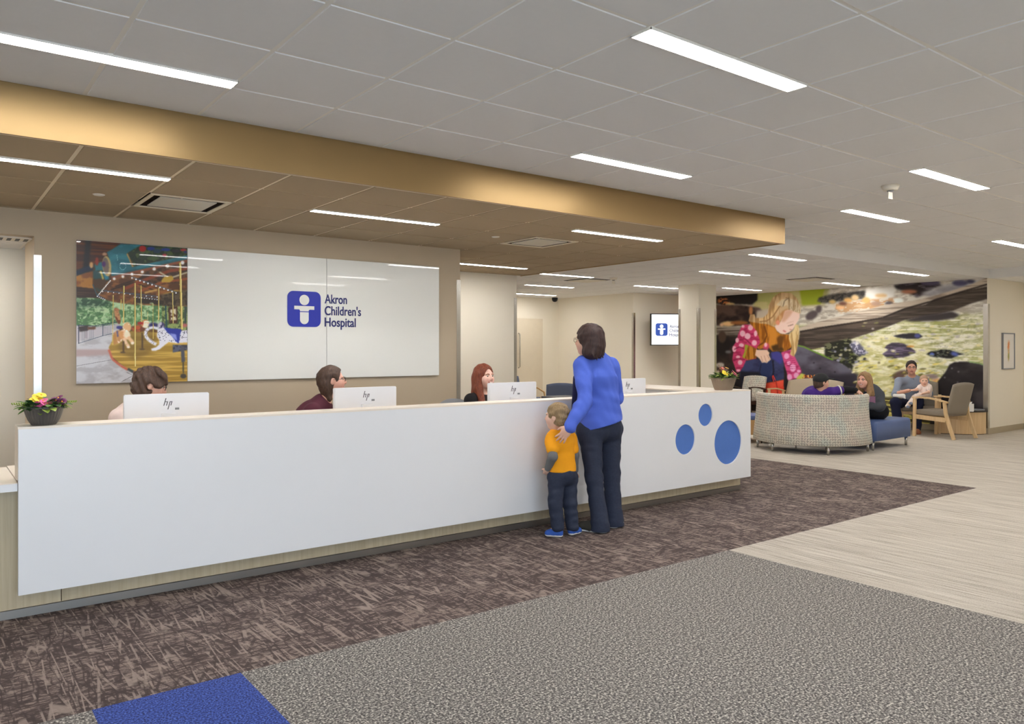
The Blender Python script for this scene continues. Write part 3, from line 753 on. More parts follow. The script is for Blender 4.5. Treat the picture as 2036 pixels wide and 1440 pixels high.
# curved sofa: open arc, seat on the far side
def curved_sofa():
    o = thing('curved_sofa', (10.64, 6.28, 0), 0, 'curved sofa with small circuit pattern, its round back to the viewer', 'sofa')
    a0, a1, n = math.radians(119), math.radians(302), 44
    def ring(prof, name, m, us, vs):
        bm = bmesh.new(); uv = bm.loops.layers.uv.new('UVMap'); rows = []
        ln = [0]
        for k in range(1, len(prof)): ln.append(ln[-1] + math.hypot(prof[k][0] - prof[k - 1][0], prof[k][1] - prof[k - 1][1]))
        for i in range(n + 1):
            a = a0 + (a1 - a0) * i / n
            rows.append([bm.verts.new((r * math.cos(a), r * math.sin(a), z)) for r, z in prof])
        np_ = len(prof)
        for i in range(n):
            for k in range(np_):
                k2 = (k + 1) % np_
                f = bm.faces.new((rows[i][k], rows[i][k2], rows[i + 1][k2], rows[i + 1][k])); f.smooth = True
                l2 = ln[k2] if k2 else ln[-1] + .1
                for l, (ii, vv) in zip(f.loops, ((i, ln[k]), (i, l2), (i + 1, l2), (i + 1, ln[k]))):
                    l[uv].uv = ((a1 - a0) * .8 * ii / n * us, vv * vs)
        bm.faces.new(rows[0][::-1]); bm.faces.new(rows[-1])
        bmesh.ops.recalc_face_normals(bm, faces=bm.faces[:])
        return bm_obj(name, bm, m, o)
    ring([(.815, .135), (.80, .30), (.775, .50), (.765, .66), (.775, .78), (.765, .82), (.735, .835), (.70, .82), (.685, .70), (.66, .46), (.66, .16), (.68, .13), (.80, .125)], 'backrest', M['pattern'], 28, 28)
    ring([(.655, .14), (.655, .42), (.63, .45), (.13, .45), (.10, .42), (.10, .16), (.12, .14)], 'seat', M['bluevinyl'], 10, 10)
    for a in (130, 168, 228, 298):
        bm = bmesh.new(); c, s = math.cos(math.radians(a)), math.sin(math.radians(a)); lathe(bm, [(.016, 0), (.024, .135)], 12, (.765 * c, .745 * s, 0)); bm_obj('leg', bm, M['steel'], o)
    for a in (140, 280):
        bm = bmesh.new(); c, s = math.cos(math.radians(a)), math.sin(math.radians(a)); lathe(bm, [(.011, 0), (.018, .14)], 12, (.22 * c, .22 * s, 0)); bm_obj('leg', bm, M['steel'], o)
    return o
curved_sofa()
# blue bench module at the sofa's right end
bn = thing('upholstered_bench', (11.66, 5.93, 0), math.radians(1.5), 'blue vinyl bench on steel legs joined to the curved sofa', 'bench')
bm = bmesh.new(); box(bm, -.58, .58, -.36, .36, .14, .425)
bmesh.ops.bevel(bm, geom=[e for e in bm.edges if not (e.verts[0].co.z < .2 and e.verts[1].co.z < .2)], offset=.055, segments=5, profile=.6, affect='EDGES')
bm_obj('seat', bm, M['bluevinyl'], bn, smooth=True)
for x in (-.53, .53):
    for y in (-.3, .3):
        bm = bmesh.new(); lathe(bm, [(.016, 0), (.024, .142)], 12, (x, y, 0)); bm_obj('leg', bm, M['steel'], bn)
# blue seat on a wooden plinth at the left end of the sofa
sb = thing('side_bench', (10.72, 7.42, 0), math.radians(28), 'maple bench with a blue cushion behind the left end of the curved sofa', 'bench')
boxo('plinth', -.33, .33, -.3, .3, .13, .36, M['maple2'], sb, bev=.006)
cushion('cushion', -.31, .31, -.28, .28, .361, .43, M['bluevinyl'], sb, .02)
for x in (-.27, .27):
    for y in (-.24, .24):
        bm = bmesh.new(); lathe(bm, [(.01, 0), (.022, .131)], 10, (x, y, 0)); bm_obj('leg', bm, M['darkwood'], sb)
# round-fronted wood table in the corner
tb = thing('side_table', (14.5, 5.84, 0), 0, 'low wooden drum table with dark top in the corner by the mural', 'side table')
out = [(.36, .30), (-.20, .30)] + [(-.20 + .56 * (1 - math.cos(a)), .30 - .62 * math.sin(a)) for a in [PI / 2 * k / 14 for k in range(15)]][1:]
bm = bmesh.new(); extrude_poly(bm, [(x * .96, y * .96) for x, y in out], lambda u, v, d: (u, v, d), .012, .385); bmesh.ops.recalc_face_normals(bm, faces=bm.faces[:]); bm_obj('body', bm, M['maple'], tb)
bm = bmesh.new(); extrude_poly(bm, out, lambda u, v, d: (u, v, d), .386, .41); bmesh.ops.recalc_face_normals(bm, faces=bm.faces[:]); bm_obj('top', bm, M['darkgrey'], tb)
bm = bmesh.new(); extrude_poly(bm, [(x * .9, y * .9) for x, y in out], lambda u, v, d: (u, v, d), 0, .012); bmesh.ops.recalc_face_normals(bm, faces=bm.faces[:]); bm_obj('plinth', bm, M['darkwood'], tb)
tis = thing('tissue_box', (14.42, 5.62, .411), .3, 'white tissue box standing on the wooden drum table', 'tissue box')
boxo('box', -.055, .055, -.055, .055, 0, .13, M['paper'], tis, bev=.004)
bm = bmesh.new()
for k in range(5): tube(bm, [(0, 0, .1305), (.02 * math.cos(k * 1.3), .02 * math.sin(k * 1.3), .15), (.035 * math.cos(k * 1.3), .035 * math.sin(k * 1.3), .165)], [.01, .014, .002], 6, .3)
bm_obj('tissue', bm, M['paper'], tis)
bm = bmesh.new(); lathe(bm, [(.05, 0), (.11, .012), (.12, .03), (.115, .03), (.05, .012)], 24)
tag(bm_obj('bowl', bm, M['greyplastic']), 'shallow grey bowl beside the tissue box on the drum table', 'bowl').location = (14.64, 5.60, .411)

# office chairs of the receptionists
def office_chair(loc, rz, label, g=None, zt=.86):
    o = thing('office_chair', loc, rz, label, 'office chair', g)
    backrest('backrest', .46, .54, zt, -.22, .05, M['greyplastic'], o, t=.05, crown=.05)
    cushion('seat', -.24, .24, -.22, .25, .45, .52, M['bluefab'], o, .03)
    for s in (-1, 1):
        bm = bmesh.new(); tube(bm, [(s * .24, 0, .47), (s * .29, 0, .48), (s * .29, 0, .69)], .013, 8); box(bm, s * .29 - .03, s * .29 + .03, -.12, .13, .69, .715); bm_obj('armrest', bm, M['black'], o)
    bm = bmesh.new(); lathe(bm, [(.028, .08), (.028, .3), (.02, .3), (.02, .45)], 16); bm_obj('column', bm, M['black'], o)
    bm = bmesh.new()
    for k in range(5):
        a = 2 * PI * k / 5; bar(bm, [(0, 0, .09), (.28 * math.cos(a), .28 * math.sin(a), .06)], .035, .025, (-math.sin(a), math.cos(a), 0))
    bm_obj('star_base', bm, M['black'], o)
    for k in range(5):
        a = 2 * PI * k / 5; bm = bmesh.new(); lathe(bm, [(.02, -.012), (.025, -.008), (.025, .008), (.02, .012)], 12)
        c = bm_obj('caster', bm, M['black'], o); c.location = (.28 * math.cos(a), .28 * math.sin(a), .0255); c.rotation_euler = (PI / 2, 0, a)
    return o
OC = office_chair((0, 0, 0), 0, 'office chair of the receptionist with short brown hair, only an armrest showing')

# ---- planters
GRN = [mat('fresh green leaf', rgb(96, 140, 62), .6, vary=.25, scale=40), mat('yellow green leaf', rgb(150, 172, 72), .6, vary=.2, scale=40), mat('deep green leaf', rgb(52, 92, 44), .6, vary=.2, scale=40)]
M['soil'] = mat('dark soil', rgb(44, 34, 28), .95)
def leaf_cluster(bm, rnd, n, R, z0, z1, ln, wd, mats=3, out=1.0, seed=0):
    for k in range(n):
        a = rnd.random() * 2 * PI; r = R * math.sqrt(rnd.random()); z = z0 + (z1 - z0) * rnd.random() * (1 - .5 * r / R)
        base = Vector((r * math.cos(a), r * math.sin(a), z)); b = a + rnd.uniform(-.8, .8)
        dr = Vector((math.cos(b), math.sin(b), rnd.uniform(-.15, .9))).normalized(); sd = dr.cross(Vector((0, 0, 1))).normalized(); L = ln * rnd.uniform(.7, 1.2); w = wd * rnd.uniform(.7, 1.2)
        pts = []; mi = rnd.randrange(mats)
        rows = []
        for t, ww in ((0, .15), (.3, .9), (.6, 1), (.85, .6), (1, .05)):
            c = base + dr * L * t + Vector((0, 0, -.25 * L * t * t))
            up = Vector((0, 0, .12 * w * ww))
            rows.append((bm.verts.new(c - sd * w * ww / 2 + up), bm.verts.new(c - Vector((0, 0, .0))), bm.verts.new(c + sd * w * ww / 2 + up)))
        for q in range(4):
            for c in range(2):
                f = bm.faces.new((rows[q][c], rows[q][c + 1], rows[q + 1][c + 1], rows[q + 1][c])); f.material_index = mi; f.smooth = True
def flower(par, c, r, mp, mc, rnd, petals=5, tilt=None):
    bm = bmesh.new(); n = Vector(tilt or (rnd.uniform(-.6, .6), rnd.uniform(-.9, -.2), .8)).normalized()
    u = n.cross(Vector((0, 0, 1))).normalized(); v = n.cross(u); c = Vector(c); a0 = rnd.random() * 2
    for k in range(petals):
        a = a0 + 2 * PI * k / petals; d = u * math.cos(a) + v * math.sin(a); s = n.cross(d); rows = []
        for t, w, h in ((.1, .18, 0), (.45, .42, .1), (.8, .50, .14), (1, .26, .08)):
            rows.append([bm.verts.new(c + d * r * t + s * r * w * q + n * r * (h + (.05 if q == 0 else 0))) for q in (-1, 0, 1)])
        for q in range(3):
            for e in range(2): bm.faces.new((rows[q][e], rows[q][e + 1], rows[q + 1][e + 1], rows[q + 1][e])).smooth = True
    f = bm_obj('blossom', bm, mp, par)
    bm = bmesh.new(); bmesh.ops.create_icosphere(bm, subdivisions=1, radius=r * .2); bmesh.ops.translate(bm, verts=bm.verts[:], vec=c + n * r * .12); bm_obj('flower_centre', bm, mc, f)
Myel = mat('yellow petal', rgb(240, 220, 60), .6, vary=.05); Mpink = mat('pink petal', rgb(214, 92, 150), .6, vary=.15, scale=60); Mpur = mat('dark purple petal', rgb(100, 22, 82), .6, vary=.1); Mor = mat('orange flower heart', rgb(240, 170, 60), .6); Msal = mat('salmon petal', rgb(232, 130, 140), .6, vary=.1)
rnd = random.Random(3)
pl = thing('flower_planter', (.535, 4.868, ZT), .0, 'dark ribbed bowl of yellow, pink and purple primroses on the counter end', 'potted plant')
bm = bmesh.new(); lathe(bm, [(.058, 0), (.062, .004), (.066, .010), (.078, .03), (.089, .06), (.096, .088), (.103, .092), (.104, .102), (.098, .103), (.094, .092), (.088, .085)], 144, rib=.022, nrib=30)
bm_obj('pot', bm, M['darkpot'] if 'darkpot' in M else mat('dark bronze pot', rgb(98, 94, 90), .4, .3, vary=.1, scale=30), pl)
bm = bmesh.new(); lathe(bm, [(.02, .080), (.089, .084)], 32); bm_obj('soil', bm, M['soil'], pl)
bm = bmesh.new(); leaf_cluster(bm, rnd, 150, .088, .088, .135, .062, .034); 
for a in (3.3, 3.0, -.1, .15): 
    pass
bm_obj('foliage', bm, None, pl, mats=GRN)
for c, mp, mc in (((-.035, -.02, .155), Myel, Mor), ((-.015, -.03, .165), Myel, Mor), ((-.05, -.03, .14), Myel, Mor), ((-.03, -.045, .145), Myel, Mor),
                  ((-.03, -.07, .118), Mpink, Mor), ((-.008, -.075, .125), Mpink, Mor), ((.01, -.07, .118), Msal, Mor), ((-.01, -.065, .135), Mpink, Mor),
                  ((.055, -.03, .132), Mpur, Mor), ((.085, -.035, .125), Mpur, Mor), ((.07, -.02, .145), Mpur, Mor), ((.04, -.03, .125), Mpur, Mor)):
    flower(pl, c, .026, mp, mc, rnd)
bm = bmesh.new()
for s, y in ((1, -.02), (-1, -.05)):
    tube(bm, [(s * .08, y, .10), (s * .12, y - .01, .118), (s * .15, y - .01, .122)], [.002, .0015, .001], 5)
    for k in range(6):
        x = s * (.095 + .011 * k); tube(bm, [(x, y, .112 + .001 * k), (x + s * .006, y - .01, .126), (x + s * .010, y - .014, .130)], [.001, .006, .001], 5, .4)
bm_obj('trailing_stem', bm, GRN[1], pl)
p2 = thing('flower_planter', (6.665, 4.90, ZT), 0, 'taupe ribbed pot of mixed yellow and pink flowers at the right counter end', 'potted plant')
bm = bmesh.new(); lathe(bm, [(.085, 0), (.09, .01), (.108, .06), (.119, .105), (.124, .110), (.124, .128), (.117, .128), (.112, .11)], 144, rib=.016, nrib=36)
bm_obj('pot', bm, mat('taupe ribbed pot', rgb(134, 118, 100), .6), p2)
bm = bmesh.new(); lathe(bm, [(.02, .108), (.112, .112)], 32); bm_obj('soil', bm, M['soil'], p2)
bm = bmesh.new(); leaf_cluster(bm, rnd, 170, .12, .115, .19, .055, .028); bm_obj('foliage', bm, None, p2, mats=GRN)
bm = bmesh.new()
for k in range(7):
    a = rnd.uniform(2.2, 4.2); x = -.05 + rnd.uniform(-.02, .02)
    tube(bm, [(x, 0, .15), (x + rnd.uniform(-.02, .02), rnd.uniform(-.02, .02), .21), (x + rnd.uniform(-.04, .05), rnd.uniform(-.03, .03), .24 + rnd.random() * .04)], [.003, .003, .001], 5)
bm_obj('twig', bm, mat('rusty twig', rgb(120, 78, 48), .8), p2)
for c, mp, mc in (((-.10, -.08, .175), Myel, Mor), ((-.075, -.09, .165), Myel, Mor), ((-.085, -.07, .19), Myel, Mor), ((-.055, -.10, .17), Myel, Mor),
                  ((.03, -.10, .165), Mpink, Mor), ((.055, -.10, .175), Msal, Mor), ((.04, -.09, .19), Mpink, Mor), ((.07, -.095, .155), Mpink, Mor), ((.02, -.095, .18), Msal, Mor), ((.03, -.02, .225), Mor, Myel), ((-.02, .0, .22), Msal, Mor)):
    flower(p2, c, .022, mp, mc, rnd)
# ================================================================== PRINTED PICTURES (colour per vertex on flat prints)
rs = np.random.RandomState(5)
def onx(px, py, X):
    a = (px - CX) / F; t = X / (SN + a * CS)
    return (CS - a * SN) * t, H - (py - CY) / F * t
def ony(px, py, Y):
    a = (px - CX) / F; t = Y / (CS - a * SN)
    return (SN + a * CS) * t, H - (py - CY) / F * t
class Paint:
    """a raster laid over a wall rectangle (u0..u1 across, v0..v1 up); everything is painted in wall metres"""
    def __init__(s, u0, u1, v0, v1, step, tr):
        s.nu, s.nv = int(abs(u1 - u0) / step) + 1, int((v1 - v0) / step) + 1
        s.u = np.linspace(u0, u1, s.nu); s.v = np.linspace(v0, v1, s.nv); s.step = step; s.tr = tr
        s.U, s.V = np.meshgrid(s.u, s.v); s.img = np.zeros((s.nv, s.nu, 3), np.float32)
    def blur(s, m, n):
        n = int(round(n * getattr(s, 'sf', 1)))
        if n < 1: return m
        for _ in range(2):
            for ax in (0, 1):
                p = np.pad(m, [(n, n) if a == ax else (0, 0) for a in (0, 1)], 'edge'); c = np.cumsum(np.insert(p, 0, 0, axis=ax), axis=ax)
                k = 2 * n + 1
                m = (c[k:, :] - c[:-k, :]) / k if ax == 0 else (c[:, k:] - c[:, :-k]) / k
        return m
    def mask(s, pts, soft=0):
        P = np.array([s.tr(*p) for p in pts]); m = np.zeros(s.U.shape, bool)
        n = len(P)
        for i in range(n):
            x0, y0 = P[i]; x1, y1 = P[(i + 1) % n]
            if y0 == y1: continue
            c = (s.V < y0) != (s.V < y1)
            m ^= c & (s.U < (x1 - x0) * (s.V - y0) / (y1 - y0) + x0)
        return s.blur(m.astype(np.float32), soft)
    def noise(s, cu, cv, oct=3, seed=None):
        """smooth value noise with cell sizes cu, cv metres"""
        out = np.zeros(s.U.shape, np.float32); amp = 1; tot = 0
        for o in range(oct):
            a, b = max(2, int(abs(s.u[-1] - s.u[0]) / cu * 2 ** o) + 2), max(2, int((s.v[-1] - s.v[0]) / cv * 2 ** o) + 2)
            g = rs.rand(b, a).astype(np.float32)
            x = np.linspace(0, a - 1.001, s.nu); y = np.linspace(0, b - 1.001, s.nv); xi, yi = x.astype(int), y.astype(int)
            fx, fy = x - xi, y - yi; fx = fx * fx * (3 - 2 * fx); fy = fy * fy * (3 - 2 * fy)
            r = (g[yi][:, xi] * (1 - fx) + g[yi][:, xi + 1] * fx) * (1 - fy)[:, None] + (g[yi + 1][:, xi] * (1 - fx) + g[yi + 1][:, xi + 1] * fx) * fy[:, None]
            out += r * amp; tot += amp; amp *= .55
        return out / tot
    def put(s, m, col):
        c = np.array(col, np.float32)
        s.img = s.img * (1 - m[..., None]) + (c if c.ndim == 3 else c[None, None, :]) * m[..., None]
    def poly(s, pts, col, soft=1, tex=None, alpha=1.0):
        m = s.mask(pts, soft) * alpha
        c = np.array(col, np.float32)
        if tex is not None:
            c2, n, lo, hi = tex; t = np.clip((n - lo) / (hi - lo), 0, 1)[..., None]; c = c * (1 - t) + np.array(c2, np.float32) * t
        s.put(m, c); return m
    def ell(s, cx, cy, rx, ry, col, soft=1, rot=0, tex=None, alpha=1.0):
        r = math.radians(rot)
        return s.poly([(cx + rx * math.cos(a) * math.cos(r) - ry * math.sin(a) * math.sin(r), cy + rx * math.cos(a) * math.sin(r) + ry * math.sin(a) * math.cos(r)) for a in [2 * PI * k / 24 for k in range(24)]], col, soft, tex, alpha)
    def line(s, pts, w, col, soft=0, alpha=1.0):
        for a, b in zip(pts[:-1], pts[1:]):
            a, b = np.array(a, float), np.array(b, float); d = b - a; L = np.hypot(*d)
            if L == 0: continue
            n = np.array([-d[1], d[0]]) / L * w / 2
            s.poly([tuple(a + n), tuple(b + n), tuple(b - n), tuple(a - n)], col, soft, None, alpha)
    def build(s, name, at, m, parent=None):
        nu, nv = s.nu, s.nv
        co = np.empty((nv * nu, 3), np.float32); co[:] = np.stack(at(s.U, s.V), -1).reshape(-1, 3)
        me = bpy.data.meshes.new(name); me.vertices.add(nu * nv); me.vertices.foreach_set('co', co.ravel())
        i = (np.arange(nv - 1)[:, None] * nu + np.arange(nu - 1)[None, :]).ravel()
        q = np.stack([i, i + 1, i + nu + 1, i + nu], -1).ravel()
        n = (nv - 1) * (nu - 1)
        me.loops.add(n * 4); me.loops.foreach_set('vertex_index', q); me.polygons.add(n)
        me.polygons.foreach_set('loop_start', np.arange(n) * 4); me.polygons.foreach_set('loop_total', np.full(n, 4))
        me.update(); me.validate()
        ca = me.color_attributes.new('Col', 'FLOAT_COLOR', 'POINT')
        im_ = s.img * s.gain + s.off if hasattr(s, 'gain') else s.img
        v = np.clip(im_, 0, 255) / 255.0; v = np.where(v <= .04045, v / 12.92, ((v + .055) / 1.055) ** 2.4)
        ca.data.foreach_set('color', np.concatenate([v, np.ones(v.shape[:2] + (1,))], -1).astype(np.float32).ravel())
        me.materials.append(m)
        return link(bpy.data.objects.new(name, me), parent)

# ---------------- forest mural: a girl crouching by a brook
P = Paint(11.45, YC + .01, .103, ZL - .002, .008, lambda x, y: onx(x, y, XM))
P.sf = .8
A = lambda pts: [(1410 + x / 6.0, 540 + y / 6.0) for x, y in pts]          # traced from an enlargement
B = lambda pts: [(1680 + x / 6.0, 540 + y / 6.0) for x, y in pts]
fine = P.noise(.05, .04, 3); med = P.noise(.16, .06, 4); wide = P.noise(.5, .3, 4); streak = P.noise(.25, .03, 4); grain = P.noise(.9, .03, 5); spk = P.noise(.09, .035, 2); gr2 = P.noise(.45, .03, 4)
t = np.clip((med - .35) / .3, 0, 1)[..., None]
P.img[:] = np.array([176, 178, 124]) * (1 - t) + np.array([232, 230, 208]) * t
t = np.clip((wide - .45) / .2, 0, 1)[..., None] * .55; P.img = P.img * (1 - t) + np.array([172, 178, 98]) * t
t = np.clip((streak - .52) / .12, 0, 1)[..., None] * .75; P.img = P.img * (1 - t) + np.array([240, 238, 226]) * t
t = np.clip((fine - .62) / .10, 0, 1)[..., None] * .18; P.img = P.img * (1 - t) + np.array([96, 98, 60]) * t
# yellow-lit water, lower centre
P.poly([(1690, 720), (1720, 672), (1800, 660), (1850, 690), (1860, 760), (1850, 850), (1700, 850)], (216, 210, 146), 8, ((240, 236, 204), med, .4, .62), .6)
P.poly([(1690, 790), (1870, 790), (1870, 860), (1690, 860)], (78, 72, 44), 3, ((205, 196, 110), streak, .50, .60), .95)
# upper bank
P.poly([(1424, 575), (1980, 540), (1980, 620), (1700, 640), (1424, 660)], (176, 168, 156), 6, ((214, 210, 200), med, .4, .6))
P.poly([(1500, 575), (1650, 568), (1640, 606), (1560, 612), (1495, 640)], (168, 168, 104), 5, ((190, 182, 128), wide, .4, .6))
P.poly([(1590, 578), (1640, 572), (1632, 605), (1595, 607)], (158, 172, 48), 3)
P.poly([(1424, 585), (1506, 580), (1506, 597), (1495, 606), (1424, 604)], (38, 32, 30), 2)
P.ell(1440, 600, 13, 8, (186, 112, 70), 2, 10, ((60, 44, 38), fine, .45, .6)); P.ell(1452, 605, 9, 3, (216, 188, 130), 2)
P.poly([(1424, 606), (1480, 607), (1510, 612), (1520, 622), (1505, 640), (1480, 648), (1424, 648)], (44, 34, 32), 3, ((98, 78, 70), wide, .45, .65))
P.ell(1493, 618, 4, 9, (190, 130, 84), 2); P.ell(1448, 644, 13, 5, (232, 196, 140), 2); P.ell(1435, 646, 4, 4, (226, 190, 150), 2); P.ell(1470, 642, 18, 4, (150, 96, 56), 2)
P.poly([(1505, 618), (1540, 612), (1560, 640), (1540, 655), (1500, 650)], (192, 180, 164), 4)
P.poly([(1628, 592), (1650, 586), (1722, 577), (1720, 594), (1680, 598), (1640, 603), (1625, 600)], (56, 54, 54), 2, ((86, 82, 76), fine, .4, .6))
P.poly([(1722, 574), (1780, 568), (1778, 592), (1735, 600), (1722, 592)], (222, 220, 214), 4)
P.poly([(1655, 606), (1720, 596), (1790, 592), (1800, 606), (1740, 618), (1670, 622)], (206, 196, 180), 3, ((192, 152, 112), spk, .47, .58))
for cx, cy, rx, ry, c in ((1686, 597, 9, 5, (212, 168, 104)), (1700, 592, 8, 6, (214, 186, 140)), (1722, 597, 8, 6, (206, 172, 110)), (1752, 588, 12, 4, (208, 176, 128)), (1676, 604, 8, 4, (120, 84, 70)), (1710, 608, 10, 3, (204, 176, 138)), (1742, 604, 10, 5, (170, 140, 120)), (1768, 604, 8, 5, (92, 86, 92)), (1787, 598, 10, 6, (224, 230, 226)), (1670, 612, 9, 4, (232, 190, 140)), (1655, 600, 7, 4, (206, 176, 112))):
    P.ell(cx, cy, rx, ry, c, 2)
P.poly(B([(580, 165), (700, 140), (880, 130), (1080, 130), (1180, 170), (1060, 210), (1000, 260), (860, 310), (760, 250), (620, 210)]), (48, 42, 44), 3, ((92, 84, 92), med, .5, .65))
P.ell(1808, 580, 16, 4, (170, 112, 84), 2); P.ell(1850, 563, 20, 5, (90, 84, 108), 3)
P.poly(B([(900, 260), (1180, 160), (1640, 90), (1730, 80), (1640, 140), (1400, 220), (1000, 300)]), (150, 148, 156), 4, ((186, 186, 190), wide, .4, .6))
P.ell(1909, 563, 16, 6, (88, 86, 116), 3); P.ell(1930, 560, 9, 4, (70, 70, 96), 2)
# driftwood log
P.poly([(1424, 652), (1470, 652), (1530, 655), (1590, 650), (1590, 672), (1424, 668)], (150, 140, 130), 2, ((98, 88, 80), grain, .45, .6))
lt = [(1588, 652), (1620, 642), (1660, 632), (1700, 622), (1760, 606), (1830, 596), (1880, 582), (1930, 566), (1972, 548), (1972, 568), (1920, 578), (1860, 594), (1840, 606), (1800, 612), (1755, 632), (1700, 641), (1640, 650), (1588, 660)]
lb = [(1588, 658), (1640, 648), (1700, 640), (1755, 630), (1800, 612), (1840, 604), (1860, 592), (1920, 576), (1972, 562), (1972, 592), (1930, 604), (1895, 618), (1860, 626), (1800, 636), (1770, 648), (1730, 662), (1700, 672), (1650, 688), (1588, 700)]
P.poly(lb, (70, 61, 55), 1, ((94, 84, 75), gr2, .40, .64))
P.poly(lt, (196, 184, 168), 1, ((150, 136, 122), gr2, .48, .66))
P.line([(1590, 660), (1640, 651), (1700, 642), (1755, 632), (1800, 614), (1850, 600), (1920, 578), (1972, 563)], 3, (52, 44, 40), 1)
P.poly(B([(700, 580), (960, 520), (1280, 475), (1370, 520), (1300, 560), (1100, 590), (800, 600)]), (70, 64, 66), 2)
P.ell(1614, 627, 13, 8, (92, 82, 84), 3, -30); P.ell(1628, 615, 6, 8, (96, 86, 88), 3, 20)
# dark ground below the log, left
P.poly([(1424, 666), (1530, 668), (1600, 672), (1600, 862), (1424, 862)], (38, 34, 34), 2, ((66, 54, 50), wide, .45, .7))
for cx, cy, rx, ry, c in ((1436, 670, 8, 12, (84, 68, 60)), (1462, 705, 14, 20, (62, 46, 44)), (1432, 726, 8, 5, (190, 184, 178)), (1440, 736, 9, 4, (150, 130, 118)), (1428, 742, 5, 5, (200, 190, 170)), (1452, 757, 12, 6, (110, 96, 88)), (1448, 700, 6, 3, (120, 120, 124)), (1470, 690, 5, 3, (90, 94, 100))): P.ell(cx, cy, rx, ry, c, 2)
P.poly([(1640, 684), (1690, 672), (1700, 690), (1712, 706), (1700, 722), (1690, 745), (1640, 720)], (42, 44, 36), 2, ((110, 112, 84), spk, .55, .66))
for k in range(40): P.ell(1650 + rs.rand() * 70, 690 + rs.rand() * 45, 1 + rs.rand() * 3, 1 + rs.rand() * 2, [(196, 190, 160), (90, 100, 50), (150, 150, 176), (60, 62, 70)][rs.randint(4)], 1)
P.poly(B([(50, 870), (110, 830), (170, 850), (230, 930), (290, 970), (200, 1000), (120, 990)]), (104, 104, 130), 2, ((190, 190, 210), fine, .5, .62))
# long slate rock with a mossy rim
rk = A([(1050, 880), (1120, 890), (1250, 950), (1400, 1020), (1500, 1060), (1620, 1120), (1700, 1180), (1760, 1250), (1780, 1560), (1000, 1560), (1020, 1000)])
P.poly(rk, (74, 70, 82), 1, ((104, 102, 118), wide, .4, .65))
P.poly(A([(1420, 1230), (1780, 1210), (1780, 1560), (1300, 1560)]), (56, 52, 62), 5)
P.line(A([(1060, 884), (1130, 898), (1250, 955), (1400, 1022), (1480, 1056)]), 2.2, (120, 168, 50), 1)
for x, y in ((1325, 1155), (1250, 1090), (1610, 1335), (1500, 1200)): P.ell(1410 + x / 6, 540 + y / 6, 2, 1.3, (44, 40, 48), 1)
# stones in the brook
P.poly(B([(575, 770), (680, 745), (800, 735), (880, 742), (930, 775), (880, 800), (760, 805), (640, 790)]), (52, 50, 56), 1); P.ell(1824, 668, 6, 4, (86, 92, 150), 1)
P.poly(B([(445, 985), (520, 935), (470, 910), (500, 880), (560, 850), (640, 850), (700, 860), (760, 890), (830, 940), (850, 965), (780, 1000), (700, 1025), (560, 1040), (490, 1020)]), (72, 66, 80), 1, ((118, 106, 130), streak, .45, .62))
P.ell(1810, 689, 8, 2, (214, 160, 80), 1)
P.poly(B([(970, 985), (1020, 955), (1100, 945), (1150, 930), (1250, 935), (1330, 965), (1430, 985), (1340, 1005), (1270, 1040), (1150, 1030), (1030, 1015)]), (34, 34, 34), 1, ((80, 84, 74), fine, .55, .68)); P.ell(1853, 705, 5, 3.5, (96, 116, 200), 1); P.ell(1898, 704, 8, 4, (92, 108, 186), 2, 15)
P.ell(1792, 746, 18, 9, (104, 84, 80), 3, -15); P.ell(1862, 757, 9, 5, (226, 176, 130), 2); P.ell(1852, 749, 14, 5, (150, 132, 130), 2)
for k in range(110):
    x, y = 1700 + rs.rand() * 260, 640 + rs.rand() * 90
    P.ell(x, y, 2 + rs.rand() * 6, .8 + rs.rand() * 1.3, [(250, 248, 240), (232, 224, 170), (148, 150, 84), (196, 190, 190)][rs.randint(4)], 1, rs.rand() * 20 - 10, None, .8)
for k in range(150):
    x, y = 1695 + rs.rand() * 170, 716 + rs.rand() * 70
    P.ell(x, y, 2 + rs.rand() * 6, .7 + rs.rand() * 1.2, [(236, 224, 120), (212, 198, 92), (110, 104, 52), (250, 244, 200)][rs.randint(4)], 1, rs.rand() * 30 - 25, None, .85)
# big dark rock on the right
P.poly(B([(1110, 1310), (1200, 1200), (1250, 1110), (1310, 1080), (1450, 1075), (1600, 1095), (1725, 1130), (1725, 1950), (1000, 1950), (1050, 1500)]), (44, 40, 42), 1, ((70, 64, 66), wide, .4, .7))
P.line(B([(1480, 1077), (1600, 1097), (1700, 1130)]), 2, (150, 190, 130), 1)
for x, y in ((1278, 1155), (1355, 1195), (1345, 1325), (1380, 1350), (1190, 1265)): P.ell(1680 + x / 6, 540 + y / 6, 1.4, 1.4, (170, 160, 166), 1)
P.poly([(1943, 818), (1952, 816), (1960, 826), (1964, 832), (1955, 832)], (196, 140, 100), 1); P.ell(1957, 845, 5, 3, (90, 90, 160), 1)
